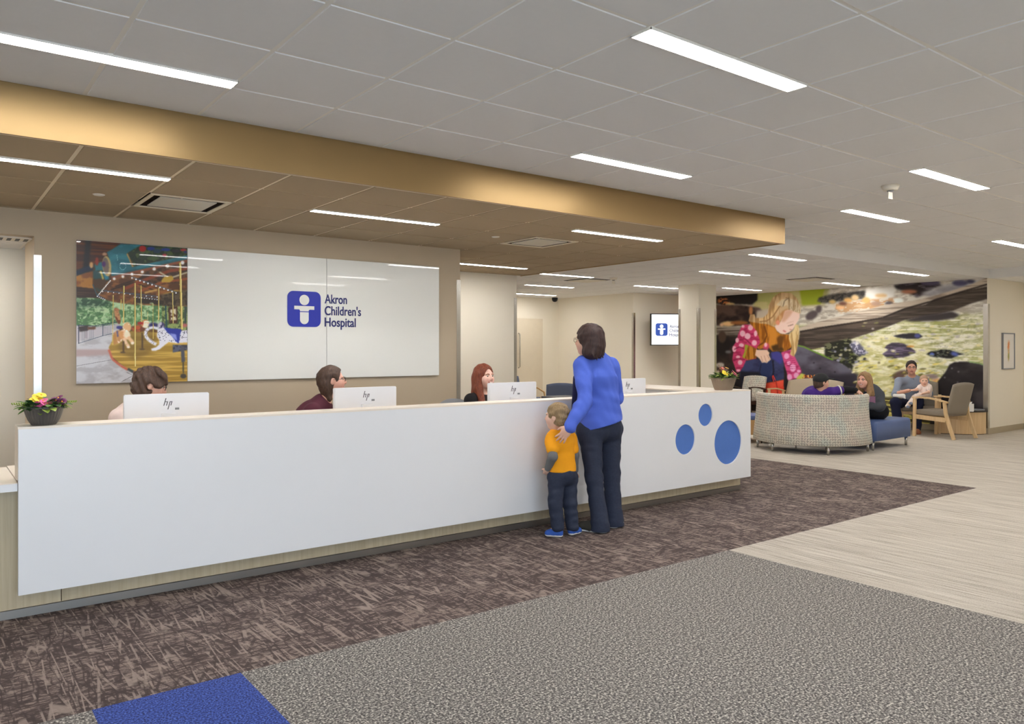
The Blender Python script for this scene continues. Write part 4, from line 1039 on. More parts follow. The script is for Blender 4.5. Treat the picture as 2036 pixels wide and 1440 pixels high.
# ---- the girl
hair = (206, 180, 138); hair_d = (150, 108, 66)
hs = P.noise(.035, .30, 3)
pts = A([(470, 590), (490, 515), (540, 508), (560, 560), (650, 552), (700, 505), (712, 400), (760, 310), (830, 262), (880, 248), (980, 258), (1050, 320), (1092, 430), (1090, 500), (1000, 520), (900, 560), (860, 600), (780, 650), (700, 640), (600, 640), (500, 610)])
P.poly(pts, (208, 180, 138), 1, ((172, 136, 94), hs, .44, .68))
P.poly(A([(560, 560), (640, 558), (700, 510), (730, 470), (800, 380), (860, 330), (900, 330), (840, 430), (800, 510), (740, 580), (660, 610), (560, 600)]), (222, 194, 142), 2, ((180, 140, 92), hs, .5, .66))
P.line(A([(600, 600), (690, 590), (760, 540), (820, 450), (880, 360), (930, 310)]), 2, (150, 106, 68), 1)
P.poly(A([(800, 560), (880, 470), (940, 440), (900, 540), (860, 590), (760, 640)]), (190, 134, 86), 3, ((208, 164, 116), hs, .45, .6))
P.poly(A([(800, 400), (870, 330), (950, 320), (1030, 340), (1085, 420), (1094, 498), (1030, 480), (960, 460), (930, 400), (880, 420)]), (220, 206, 176), 1, ((186, 160, 124), hs, .45, .62))
P.line(A([(880, 420), (900, 350), (950, 315), (960, 350)]), 1.4, (120, 94, 66), 1)
for k in range(6): P.line(A([(960 + 22 * k, 350 + 18 * k), (965 + 22 * k, 470 + 4 * k)]), .9, (150, 122, 84), 0, .8)
P.poly(A([(905, 470), (960, 460), (1030, 482), (1078, 500), (1082, 545), (1060, 590), (1030, 640), (1000, 690), (960, 720), (900, 752), (850, 742), (800, 700), (785, 655), (850, 605), (890, 540)]), (236, 208, 196), 1.5)
P.poly(A([(905, 470), (960, 460), (1000, 475), (960, 540), (900, 600), (860, 600)]), (214, 172, 146), 3)
P.line(A([(940, 650), (975, 642), (1005, 630)]), 1.1, (130, 86, 66), 1)
P.line(A([(925, 622), (970, 604), (1010, 596)]), 1.2, (212, 178, 158), 1); P.ell(1410 + 900 / 6, 540 + 712 / 6, 4, 1.6, (206, 130, 120), 1, 30); P.ell(1410 + 820 / 6, 540 + 610 / 6, 4, 5, (220, 150, 120), 1); P.line(A([(960, 690), (1000, 700)]), 1.5, (190, 140, 120), 1)
# jeans and boots
P.poly(A([(370, 1200), (430, 1070), (560, 1040), (700, 1060), (740, 960), (830, 950), (890, 1010), (895, 1290), (760, 1310), (650, 1330), (610, 1260), (370, 1260)]), (46, 48, 82), 1, ((64, 72, 112), wide, .4, .6))
P.poly(A([(740, 970), (800, 950), (860, 980), (885, 1060), (850, 1110), (790, 1060), (750, 1040)]), (72, 72, 150), 3)
P.poly(A([(600, 1090), (740, 1060), (760, 1150), (700, 1300), (650, 1330), (600, 1230)]), (44, 56, 96), 2)
P.line(A([(760, 1060), (770, 1180), (755, 1310)]), 3, (30, 30, 48), 1); P.line(A([(620, 1110), (600, 1200), (640, 1290)]), 2, (34, 40, 64), 1)
P.poly(A([(370, 1190), (600, 1200), (640, 1330), (600, 1450), (380, 1450)]), (34, 34, 46), 2)
P.poly(A([(650, 1335), (760, 1318), (892, 1290), (896, 1620), (640, 1620)]), (224, 70, 52), 1, ((236, 96, 72), wide, .4, .6))
P.line(A([(795, 1300), (815, 1400), (820, 1600)]), 1.6, (170, 40, 36), 1)
P.line(A([(650, 1340), (630, 1300), (650, 1285), (665, 1330)]), 1.6, (224, 70, 52), 0); P.line(A([(770, 1315), (755, 1250), (765, 1240), (790, 1300)]), 1.4, (224, 70, 52), 0)
# jacket
P.poly(A([(480, 600), (600, 618), (700, 630), (780, 665), (810, 715), (850, 745), (960, 755), (985, 800), (990, 900), (900, 960), (840, 945), (760, 955), (700, 900), (600, 930), (520, 880), (540, 720)]), (196, 126, 40), 1.5, ((146, 88, 26), hs, .42, .62))
P.poly(A([(690, 640), (780, 665), (812, 760), (800, 860), (760, 950), (700, 880), (720, 780)]), (206, 138, 52), 2); P.poly(A([(740, 890), (840, 860), (900, 940), (840, 950), (760, 950)]), (78, 54, 24), 3); P.line(A([(660, 650), (690, 760), (650, 850), (560, 900)]), 3, (120, 70, 24), 1); P.poly(A([(840, 760), (900, 770), (870, 900), (830, 920), (810, 800)]), (110, 70, 26), 3)
P.poly(A([(650, 880), (700, 850), (720, 890), (700, 940), (640, 925)]), (206, 80, 116), 2)
slv = A([(420, 630), (500, 640), (560, 700), (600, 800), (610, 850), (570, 910), (560, 1040), (440, 1062), (410, 1130), (370, 1195), (330, 1205), (300, 1120), (276, 1050), (290, 960), (280, 900), (320, 840), (350, 740), (380, 670)])
P.poly(slv, (208, 70, 118), 1, ((178, 48, 92), med, .5, .68))
for x, y, rx, ry in ((493, 672, 5, 5.4), (400, 740, 5.5, 6.2), (458, 772, 6, 6.2), (540, 852, 5, 5.6), (555, 740, 3.4, 6), (335, 820, 3.5, 5), (385, 880, 5, 4), (300, 925, 4, 6), (370, 1085, 4.5, 5), (345, 1020, 4, 3), (350, 1180, 4, 2.5), (675, 875, 3, 4.5), (405, 655, 3, 3), (440, 950, 3, 4)): P.ell(1410 + x / 6, 540 + y / 6, rx, ry, (244, 190, 208), 1)
for q in ([(360, 820), (430, 800), (500, 870)], [(300, 930), (360, 900), (420, 920)], [(290, 1060), (350, 1040), (430, 1050)]): P.line(A(q), 1.8, (140, 36, 72), 1)
P.poly(A([(430, 880), (500, 890), (570, 925), (560, 1035), (470, 1055), (400, 1030), (420, 960)]), (196, 134, 52), 1, ((140, 88, 26), hs, .45, .6)); P.poly(A([(425, 870), (470, 880), (440, 960), (425, 1030), (395, 1020), (430, 950)]), (164, 172, 60), 1.5)
P.poly(A([(560, 935), (690, 935), (720, 970), (715, 1000), (738, 1050), (722, 1062), (690, 1092), (660, 1085), (632, 1090), (600, 1040), (550, 1000)]), (238, 206, 184), 1)
for q in ([(620, 1010), (640, 1080)], [(655, 1000), (685, 1085)], [(690, 990), (722, 1055)]): P.line(A(q), 1.0, (196, 148, 124), 0)
s2 = A([(860, 965), (980, 930), (1040, 1050), (1100, 1170), (1105, 1200), (1050, 1270), (940, 1305), (930, 1220), (900, 1120)])
P.poly(s2, (212, 84, 138), 1, ((178, 52, 104), med, .5, .68))
for x, y, rx, ry in ((925, 1010, 5, 6), (1000, 1150, 6, 8), (960, 1260, 5, 6), (1040, 1240, 5, 6), (950, 1090, 4, 4), (1070, 1190, 4, 3)): P.ell(1410 + x / 6, 540 + y / 6, rx, ry, (236, 170, 214), 1)
for k in range(6): P.line(A([(900 + 12 * k, 1050 + 22 * k), (1010 + 12 * k, 1040 + 24 * k)]), .9, (160, 40, 92), 0, .6)
P.poly(A([(1050, 1260), (1100, 1215), (1150, 1230), (1130, 1290), (1040, 1290)]), (206, 212, 104), 1.5)
for k in range(40): P.ell(1596 + rs.rand() * 26, 746 + rs.rand() * 9, 1.6, 1.0, [(206, 120, 60), (232, 150, 70), (140, 70, 36), (240, 190, 120)][rs.randint(4)], 0, rs.rand() * 90)
fh = A([(1030, 630), (1068, 640), (1075, 720), (1062, 850), (1045, 950), (1010, 1020), (965, 990), (985, 900), (950, 800), (955, 745), (1005, 700)])
P.poly(fh, (222, 200, 150), 1.5, ((188, 154, 102), hs, .45, .62))
P.line(A([(1060, 660), (1078, 740), (1065, 820)]), 1.2, (226, 206, 160), 1)
P.gain, P.off = 1.10, -6
mural = P.build('forest_mural', lambda U, V: (np.full_like(U, XM - .003), U, V), paint_mat('matte printed wallcovering', .65, .3))
P.gain = 1
tag(mural, 'wall-sized photo mural of a girl in pink dotted jacket beside a forest brook', 'mural')

# ---------------- carousel photo on the glass picture sheet
Q = Paint(1.021, 1.914, 1.183, 2.384, .0031, lambda x, y: ony(x, y, YW - .03))
Q.sf = .6
D = lambda pts: [(150 + x / 4.8, 470 + y / 4.8) for x, y in pts]
def E_(x, y, rx, ry, c, soft=1, rot=0, tex=None, al=1.0): Q.ell(150 + x / 4.8, 470 + y / 4.8, rx / 4.8, ry / 4.8, c, soft, rot, tex, al)
def Ln(pts, w, c, soft=0, al=1.0): Q.line(D(pts), w / 4.8, c, soft, al)
nf = Q.noise(.03, .03, 3); nm = Q.noise(.10, .06, 4); ng = Q.noise(.25, .02, 4); nw = Q.noise(.5, .015, 4)
Q.img[:] = (96, 62, 40)
Q.poly(D([(0, 0), (460, 0), (460, 300), (0, 330)]), (104, 58, 30), 1, ((72, 40, 26), nw, .4, .6))
Q.poly(D([(100, 0), (150, 0), (125, 330), (70, 330)]), (38, 30, 32), 4)
Q.poly(D([(0, 330), (170, 260), (180, 320), (0, 385)]), (30, 44, 66), 3)
Q.poly(D([(0, 385), (90, 350), (170, 335), (190, 440), (300, 430), (560, 440), (560, 560), (200, 560), (0, 490)]), (176, 124, 58), 2, ((132, 84, 44), nm, .4, .6))
Q.poly(D([(0, 480), (180, 500), (230, 575), (210, 600), (0, 590)]), (62, 42, 30), 2, ((84, 60, 44), nw, .4, .6))
# shaded underside of the carousel roof
Q.poly(D([(210, 560), (330, 420), (560, 330), (1110, 215), (1110, 680), (830, 665), (560, 655), (380, 630)]), (96, 62, 38), 1, ((150, 100, 56), nm, .42, .62))
Q.poly(D([(700, 300), (1110, 240), (1110, 420), (760, 470), (600, 420)]), (70, 48, 34), 3, ((104, 72, 48), nf, .4, .6))
for q, w, c in (([(340, 510), (560, 440), (760, 520)], 10, (44, 32, 26)), ([(470, 500), (700, 400), (900, 330), (1110, 300)], 30, (138, 70, 42)), ([(600, 530), (820, 440), (1110, 400)], 22, (150, 84, 48)), ([(380, 480), (620, 400), (700, 340)], 16, (64, 44, 34)), ([(800, 340), (900, 400), (1110, 330)], 14, (196, 188, 160)), ([(840, 560), (960, 520), (1060, 540)], 22, (190, 150, 70)), ([(660, 540), (780, 510)], 16, (196, 156, 90)), ([(560, 610), (900, 640), (1110, 620)], 46, (56, 46, 38))):
    Ln(q, w, c, 2)
Q.poly(D([(820, 420), (850, 385), (920, 375), (940, 410), (900, 440), (820, 440)]), (190, 156, 60), 1)
Q.poly(D([(800, 560), (1110, 500), (1110, 665), (830, 660)]), (64, 52, 42), 3, ((96, 84, 66), nf, .4, .6))
# trees
Q.poly(D([(0, 585), (210, 590), (380, 630), (560, 655), (830, 662), (830, 900), (560, 860), (0, 880)]), (88, 128, 84), 1, ((178, 206, 160), nf, .48, .64))
Q.poly(D([(0, 590), (300, 610), (360, 660), (200, 680), (0, 690)]), (58, 88, 66), 5, ((120, 150, 116), nf, .5, .65))
for k in range(170): E_(20 + rs.rand() * 800, 640 + rs.rand() * 200, 6 + rs.rand() * 16, 4 + rs.rand() * 8, [(110, 158, 98), (150, 196, 140), (60, 96, 62), (196, 218, 176)][rs.randint(4)], 1, 0, None, .6)
Q.poly(D([(830, 665), (1110, 670), (1110, 900), (830, 900)]), (76, 96, 62), 1, ((150, 166, 104), nf, .45, .6))
# paving
Q.poly(D([(0, 850), (200, 862), (420, 830), (420, 900), (330, 1050), (360, 1180), (620, 1330), (560, 1420), (0, 1420)]), (182, 180, 184), 1, ((204, 204, 208), nm, .4, .6))
Q.poly(D([(0, 1080), (320, 1080), (330, 1130), (0, 1150)]), (182, 162, 162), 4)
Q.poly(D([(0, 860), (330, 880), (360, 910), (200, 950), (0, 1010)]), (196, 190, 196), 4)
Ln([(0, 1240), (340, 1180)], 4, (120, 116, 122), 0); Ln([(440, 1388), (590, 1310)], 4, (84, 84, 90)); Ln([(490, 1300), (600, 1350)], 4, (96, 96, 100))
# deck
deck = [(318, 1060), (350, 1000), (420, 930), (560, 900), (800, 920), (1110, 990), (1110, 1400), (700, 1400), (600, 1320), (500, 1270), (420, 1210), (345, 1150)]
Q.poly(D(deck), (166, 134, 58), 1, ((206, 172, 88), nw, .42, .6))
Q.poly(D([(420, 900), (760, 880), (780, 1010), (700, 1120), (560, 1180), (400, 1080)]), (120, 96, 46), 8, None, .6)
Ln([(318, 1080), (350, 1170), (430, 1235), (500, 1275)], 20, (196, 106, 84), 1); Ln([(500, 1265), (560, 1300)], 24, (66, 76, 80), 1); Ln([(555, 1295), (600, 1320)], 22, (206, 84, 56), 1)
# fence and benches
Ln([(20, 850), (180, 855), (400, 820)], 7, (44, 58, 90)); Ln([(30, 1022), (260, 950), (370, 925)], 5, (60, 74, 104)); Ln([(20, 880), (380, 842)], 4, (60, 74, 104))
for x, a, b in ((32, 850, 1025), (262, 840, 950)): Ln([(x, a), (x, b)], 9, (36, 48, 84))
for k in range(22): Ln([(50 + k * 15, 868 - k * .5), (50 + k * 15, 1005 - k * 4)], 1.6, (110, 124, 140), 0, .8)
Q.poly(D([(30, 862), (120, 850), (120, 900), (40, 912)]), (70, 60, 58), 1); Q.poly(D([(115, 866), (195, 862), (190, 888), (118, 892)]), (112, 76, 56), 1)
for x in (92, 108, 145): Ln([(x, 900), (x, 975)], 3, (60, 60, 64))
# teal canopy, crest and painted panel
Q.poly(D([(300, 150), (340, 130), (430, 72), (700, 82), (640, 120), (500, 160), (545, 290), (1110, 165), (1110, 215), (560, 335), (345, 385), (330, 250)]), (40, 108, 122), 1, ((60, 134, 148), nm, .4, .65))
Q.poly(D([(490, 165), (560, 120), (630, 84), (1110, 112), (1110, 172), (548, 288), (545, 250)]), (40, 58, 44), 1, ((78, 96, 60), nf, .45, .6))
for x, y, rx, ry, c in ((640, 118, 34, 30, (176, 40, 44)), (720, 118, 40, 18, (38, 62, 140)), (780, 140, 40, 22, (40, 70, 96)), (860, 128, 46, 16, (40, 66, 150)), (960, 140, 44, 16, (60, 60, 70)), (1030, 130, 30, 12, (176, 60, 70)), (850, 180, 22, 14, (170, 40, 60)), (740, 210, 60, 18, (70, 96, 60)), (640, 200, 40, 24, (50, 70, 56)), (1050, 150, 18, 12, (60, 60, 120))): E_(x, y, rx, ry, c, 2, 0, None, .9)
Ln([(492, 165), (515, 215), (530, 255), (548, 292)], 13, (190, 152, 92), 1)
Ln([(345, 395), (560, 342), (1110, 222)], 24, (138, 84, 62), 1); Ln([(350, 372), (560, 322), (1110, 200)], 6, (34, 80, 92), 1)
Ln([(395, 175), (405, 232)], 3, (150, 210, 220)); 
for k in range(20): a = 2 * PI * k / 20; E_(452 + 30 * math.cos(a), 285 + 34 * math.sin(a), 3, 3, (130, 200, 214), 0)
Q.poly(D([(170, 300), (200, 250), (290, 270), (330, 400), (215, 572), (165, 470)]), (84, 62, 42), 1, ((50, 84, 84), nm, .45, .6))
Q.poly(D([(185, 270), (250, 240), (270, 320), (190, 330)]), (52, 120, 128), 2); Ln([(240, 330), (265, 410)], 16, (206, 190, 96), 1); Q.poly(D([(260, 330), (300, 350), (320, 400), (285, 420)]), (50, 130, 150), 1)
Ln([(166, 460), (208, 572)], 9, (60, 90, 96)); 
E_(300, 285, 42, 98, (196, 176, 120), 1, -6); E_(290, 280, 30, 80, (120, 108, 100), 2, -6); E_(270, 265, 18, 26, (84, 50, 110), 2); E_(152, 275, 18, 30, (206, 164, 110), 2); E_(205, 240, 16, 40, (150, 60, 44), 2); E_(278, 170, 22, 16, (190, 150, 120), 2)
# bulbs
for k in range(14): E_(332 - k * 9.4, 425 + k * 11.2, 6.5 + k * -.1, 6.5, (244, 240, 232), 0)
for x, y, r in ((370, 405, 13), (452, 384, 14), (540, 362, 14), (638, 340, 15), (752, 312, 16), (878, 284, 17), (1022, 252, 18)): E_(x, y, r, r, (250, 248, 246), 1)
for a, b, c, d, n, r in ((540, 398, 960, 540, 12, 8), (260, 528, 780, 580, 11, 5.5), (210, 575, 280, 605, 5, 5), (560, 580, 780, 605, 10, 4)):
    Ln([(a, b - 10), (c, d - 6)], 9, (70, 96, 130), 1, .9)
    for k in range(n): E_(a + (c - a) * k / (n - 1), b + (d - b) * k / (n - 1), r, r, (246, 244, 250), 0)
# far animals and centre housing
Q.poly(D([(885, 680), (975, 665), (975, 830), (895, 830)]), (84, 52, 38), 1); Q.poly(D([(905, 700), (960, 690), (962, 800), (908, 805)]), (214, 206, 180), 2, ((110, 80, 60), nf, .5, .6))
Ln([(860, 660), (870, 900)], 16, (46, 84, 84)); Ln([(1050, 670), (1050, 860)], 20, (66, 84, 76))
E_(400, 760, 26, 80, (190, 140, 96), 2, -14, ((120, 70, 44), nf, .5, .6)); E_(395, 700, 26, 14, (176, 120, 84), 1, 20); E_(420, 870, 30, 16, (60, 60, 130), 2)
E_(600, 880, 64, 34, (190, 96, 56), 3, 0, ((120, 70, 50), nf, .45, .6)); E_(668, 835, 40, 40, (214, 150, 96), 2, 0, ((250, 236, 214), nf, .5, .6)); E_(620, 830, 30, 14, (176, 50, 50), 2)
E_(745, 850, 46, 26, (52, 50, 108), 3); E_(820, 855, 34, 38, (70, 66, 110), 2, 0, ((200, 196, 214), nf, .5, .6)); E_(1040, 850, 30, 18, (190, 110, 110), 3)
# tiger
E_(405, 960, 50, 64, (196, 146, 98), 2, 10, ((236, 214, 186), nf, .5, .62)); E_(375, 985, 22, 52, (190, 140, 80), 2); E_(470, 940, 56, 50, (214, 158, 104), 2, 30, ((246, 226, 200), nm, .45, .6)); E_(492, 866, 42, 46, (226, 184, 136), 1, 0, ((252, 240, 226), nf, .5, .62))
Ln([(500, 960), (545, 1010), (552, 1024)], 34, (228, 190, 146), 2); Ln([(460, 970), (490, 1030), (508, 1055)], 30, (232, 200, 166), 2); E_(545, 1020, 16, 14, (246, 230, 214), 1); E_(506, 1058, 16, 12, (246, 230, 214), 1); Ln([(398, 900), (405, 960)], 10, (70, 80, 150), 1)
# white spotted cat with blue saddle
wc = (228, 228, 240)
Q.poly(D([(782, 885), (840, 868), (900, 900), (960, 930), (1020, 900), (1110, 890), (1110, 1010), (1040, 1015), (960, 1020), (890, 1010), (850, 1040), (810, 1075), (770, 1092), (728, 1092), (722, 1074), (770, 1058), (800, 1030), (800, 990), (778, 960)]), wc, 1)
for q in ([(700, 880), (672, 900), (668, 950), (700, 990), (745, 1020), (772, 1032)],): Ln(q, 30, wc, 1)
Ln([(700, 880), (740, 868), (790, 880)], 24, wc, 1)
for k in range(90):
    x, y = 790 + rs.rand() * 310, 895 + rs.rand() * 110
    if y > 1010 - abs(x - 950) * .1: continue
    E_(x, y, 4, 5, (104, 106, 130), 0, rs.rand() * 60)
for k in range(16): E_(672 + rs.rand() * 14 + (k > 8) * k * 4, 900 + k * 8, 3.5, 4, (104, 106, 130), 0)
Q.poly(D([(842, 870), (920, 880), (1015, 885), (1000, 930), (985, 1025), (955, 1000), (920, 950), (880, 920)]), (38, 58, 158), 1); Q.poly(D([(900, 925), (960, 935), (972, 1000), (930, 965)]), (140, 150, 220), 2)
Q.poly(D([(930, 1035), (1110, 1040), (1110, 1080), (1040, 1090), (930, 1110)]), (92, 96, 116), 2, ((60, 64, 80), nf, .45, .6)); Ln([(1020, 1050), (1030, 1200)], 34, (84, 86, 98), 2); Ln([(1028, 1200), (1030, 1310)], 12, (78, 76, 66), 1); E_(1030, 1335, 30, 22, (74, 70, 66), 2)
Ln([(458, 1000), (458, 1110)], 14, (88, 66, 44), 1); E_(452, 1108, 26, 8, (92, 74, 50), 1); Ln([(636, 920), (640, 1080)], 14, (84, 66, 48), 1); E_(636, 1078, 28, 8, (96, 80, 52), 1)
# brass poles last
for x0, y0, x1, y1, w in ((462, 470, 458, 830, 12), (568, 445, 570, 1245, 13), (625, 470, 630, 820, 10), (795, 490, 793, 800, 12), (998, 250, 1015, 890, 22), (928, 540, 932, 830, 9), (360, 560, 355, 1040, 7), (740, 640, 742, 980, 6), (435, 600, 435, 700, 5), (690, 720, 690, 800, 5)):
    Ln([(x0, y0), (x1, y1)], w, (206, 186, 98), 0); Ln([(x0 + w * .2, y0), (x1 + w * .2, y1)], w * .3, (236, 224, 160), 0)
    Ln([(x0 - w * .38, y0), (x1 - w * .38, y1)], w * .22, (140, 118, 56), 0)
Q.gain, Q.off = 1.14, -16
cp = thing('carousel_picture', (1.468, YW - .03, 1.78), 0, 'glass panel printed with a colourful merry-go-round photo left of the white sign', 'picture')
pb = boxo('glass_panel', 1.021, 1.9145, YW - .0296, YW - .018, 1.183, 2.385, M['monitor'], bev=.0005, seg=1); ck(pb, cp)
im = Q.build('printed_photo', lambda U, V: (U, np.full_like(U, YW - .03), V), paint_mat('printed glossy glass', .3, .5, .5)); ck(im, cp)
for x, z in ((1.045, 1.21), (1.045, 2.36)):
    bm = bmesh.new(); lathe(bm, [(.008, 0), (.008, .018)], 12)
    o = bm_obj('standoff', bm, M['steel']); o.rotation_euler = (PI / 2, 0, 0); o.location = (x, YW, z); ck(o, cp)

# small print in the white frame
R_ = Paint(-.235, .235, -.295, .295, .008, lambda x, y: (x, y))
R_.img[:] = (238, 234, 228)
R_.poly([(-.03, .17), (.02, .19), (.05, .14), (.03, .02), (-.02, .0), (-.05, .09)], (222, 120, 60), 2, ((240, 196, 150), R_.noise(.04, .04, 3), .4, .6))
R_.poly([(-.015, .02), (.025, .02), (.03, -.12), (.0, -.19), (-.03, -.13)], (150, 150, 60), 2, ((226, 170, 100), R_.noise(.04, .04, 3), .4, .6))
im = R_.build('print', lambda U, V: (U, np.full_like(U, -.0185), V), paint_mat('small paper print', .6, .3), pf)
# ================================================================== PEOPLE (bodies grown as one continuous surface from blended limb fields)
class Field:
    def __init__(s, lo, hi, res):
        s.res = res; s.lo = np.array(lo, np.float64) - 4 * res; n = np.ceil((np.array(hi) - s.lo) / res).astype(int) + 5
        s.ax = [(s.lo[i] + res * np.arange(n[i])).astype(np.float32) for i in range(3)]
        s.D = np.full(n, 9.0, np.float32)
    def sub(s, lo, hi):
        a = [int(max(0, math.floor((lo[i] - s.lo[i]) / s.res))) for i in range(3)]
        b = [int(min(s.D.shape[i], math.ceil((hi[i] - s.lo[i]) / s.res) + 1)) for i in range(3)]
        if any(b[i] <= a[i] for i in range(3)): return None
        sl = tuple(slice(a[i], b[i]) for i in range(3))
        return sl, s.ax[0][sl[0]][:, None, None], s.ax[1][sl[1]][None, :, None], s.ax[2][sl[2]][None, None, :]
    def smin(s, sl, d, k, mode=1):
        D = s.D[sl]
        if mode == 1:
            h = np.maximum(k - np.abs(D - d), 0) / k; s.D[sl] = np.minimum(D, d) - h * h * k * .25
        else:   # carve
            d = -d; h = np.maximum(k - np.abs(D - d), 0) / k; s.D[sl] = np.maximum(D, d) + h * h * k * .25
    def cap(s, a, b, ra, rb, k=.02, flat=None, f=1.0, mode=1):
        a = np.array(a, float); b = np.array(b, float); R = max(ra, rb) / min(1, f) + k + 2 * s.res
        q = s.sub(np.minimum(a, b) - R, np.maximum(a, b) + R)
        if q is None: return
        sl, X, Y, Z = q; ba = b - a; L2 = max(ba @ ba, 1e-9)
        x, y, z = X - a[0], Y - a[1], Z - a[2]
        t = np.clip((x * ba[0] + y * ba[1] + z * ba[2]) / L2, 0, 1)
        x = x - t * ba[0]; y = y - t * ba[1]; z = z - t * ba[2]
        if flat is None: d = np.sqrt(x * x + y * y + z * z) - (ra + (rb - ra) * t)
        else:
            u = np.array(flat, float); u /= np.linalg.norm(u); p = x * u[0] + y * u[1] + z * u[2]
            g = (1 / f - 1) * p; x = x + g * u[0]; y = y + g * u[1]; z = z + g * u[2]
            d = (np.sqrt(x * x + y * y + z * z) - (ra + (rb - ra) * t)) * (f * .6 + .4)
        s.smin(sl, d.astype(np.float32), k, mode)
    def ell(s, c, r, ax=None, k=.02, mode=1):
        c = np.array(c, float); r = np.array(r, float); R = r.max() + k + 2 * s.res
        q = s.sub(c - R, c + R)
        if q is None: return
        sl, X, Y, Z = q; x, y, z = X - c[0], Y - c[1], Z - c[2]
        if ax is None: ax = np.eye(3)
        p = [(x * ax[i][0] + y * ax[i][1] + z * ax[i][2]) / r[i] for i in range(3)]
        k0 = np.sqrt(p[0] ** 2 + p[1] ** 2 + p[2] ** 2); k1 = np.sqrt((p[0] / r[0]) ** 2 + (p[1] / r[1]) ** 2 + (p[2] / r[2]) ** 2) + 1e-6
        s.smin(sl, (k0 * (k0 - 1) / k1).astype(np.float32), k, mode)
    def cut(s, p, n):
        """remove everything on the side the normal n points to"""
        n = np.array(n, float); n /= np.linalg.norm(n); p = np.array(p, float)
        d = (s.ax[0][:, None, None] - p[0]) * n[0] + (s.ax[1][None, :, None] - p[1]) * n[1] + (s.ax[2][None, None, :] - p[2]) * n[2]
        s.D = np.maximum(s.D, d.astype(np.float32))
    def wrinkle(s, amp, freq, seed=0, dirv=(0, 0, 1), aniso=2.0):
        r = np.random.RandomState(seed); X, Y, Z = s.ax[0][:, None, None], s.ax[1][None, :, None], s.ax[2][None, None, :]
        tot = 0
        for _ in range(4):
            v = r.normal(size=3) + np.array(dirv) * aniso * r.choice([-1, 1]); v = v / np.linalg.norm(v) * freq * (0.6 + r.rand())
            w = r.normal(size=3); w = w / np.linalg.norm(w) * freq * .35; ph = r.rand() * 6
            tot = tot + np.sin(v[0] * X + v[1] * Y + v[2] * Z + 1.6 * np.sin(w[0] * X + w[1] * Y + w[2] * Z + ph))
        s.D += (tot * amp / 2).astype(np.float32)
    def mesh(s):
        D = s.D; nx, ny, nz = D.shape; S = D < 0
        c = np.zeros((nx - 1, ny - 1, nz - 1), np.int8)
        for i in (0, 1):
            for j in (0, 1):
                for k in (0, 1): c += S[i:nx - 1 + i, j:ny - 1 + j, k:nz - 1 + k]
        act = np.argwhere((c > 0) & (c < 8)); idx = np.full(c.shape, -1, np.int32)
        I, J, K = act.T; idx[I, J, K] = np.arange(len(act))
        acc = np.zeros((len(act), 3)); cnt = np.zeros(len(act))
        cor = [(i, j, k) for i in (0, 1) for j in (0, 1) for k in (0, 1)]
        V = {q: D[I + q[0], J + q[1], K + q[2]].astype(np.float64) for q in cor}
        for a in cor:
            for ax in range(3):
                if a[ax]: continue
                b = list(a); b[ax] = 1; b = tuple(b); va, vb = V[a], V[b]; m = (va < 0) != (vb < 0)
                t = np.where(m, va / np.where(m, va - vb, 1), 0); p = np.array(a, float)[None, :].repeat(len(act), 0); p[:, ax] = t
                acc += p * m[:, None]; cnt += m
        vs = (act + acc / cnt[:, None]) * s.res + s.lo
        fs = []
        for ax in range(3):
            o = [q for q in range(3) if q != ax]; sl0 = [slice(None)] * 3; sl1 = [slice(None)] * 3; sl0[ax] = slice(0, -1); sl1[ax] = slice(1, None)
            A_, B_ = S[tuple(sl0)], S[tuple(sl1)]; e = np.argwhere(A_ != B_)
            e = e[(e[:, o[0]] > 0) & (e[:, o[1]] > 0) & (e[:, o[0]] < D.shape[o[0]] - 1) & (e[:, o[1]] < D.shape[o[1]] - 1)]
            if not len(e): continue
            ins = A_[tuple(e.T)]; q = []
            for d0, d1 in ((-1, -1), (0, -1), (0, 0), (-1, 0)):
                p = e.copy(); p[:, o[0]] += d0; p[:, o[1]] += d1; q.append(idx[tuple(p.T)])
            q = np.stack(q, 1); flip = ins if ax != 1 else ~ins; q[~flip] = q[~flip][:, ::-1]; fs.append(q)
        return vs, np.concatenate(fs)
def field_obj(name, f, m, parent, colfn=None, smooth_it=1):
    vs, fs = f.mesh()
    me = bpy.data.meshes.new(name); me.vertices.add(len(vs)); me.vertices.foreach_set('co', vs.astype(np.float32).ravel())
    me.loops.add(len(fs) * 4); me.loops.foreach_set('vertex_index', fs.ravel().astype(np.int32)); me.polygons.add(len(fs))
    me.polygons.foreach_set('loop_start', np.arange(len(fs)) * 4); me.polygons.foreach_set('loop_total', np.full(len(fs), 4))
    me.update(); me.validate(); me.polygons.foreach_set('use_smooth', [True] * len(me.polygons))
    if colfn is not None:
        col = np.clip(colfn(vs), 0, 255) / 255.0; col = np.where(col <= .04045, col / 12.92, ((col + .055) / 1.055) ** 2.4)
        ca = me.color_attributes.new('Col', 'FLOAT_COLOR', 'POINT'); ca.data.foreach_set('color', np.concatenate([col, np.ones((len(col), 1))], 1).astype(np.float32).ravel())
    me.materials.append(m)
    o = bpy.data.objects.new(name, me); C.objects.link(o); ck(o, parent)
    return o
M_skin = paint_mat('skin', .5, .4)
def cloth(name, c, rough=.85, vary=.06, sc=60): return mat(name, rgb(*c), rough, vary=vary, scale=sc, bump=.12, bscale=500, spec=.25)
M_den = cloth('dark denim', (50, 56, 74), .8, .22, 70)
N3 = lambda v: np.array(v, float) / np.linalg.norm(v)
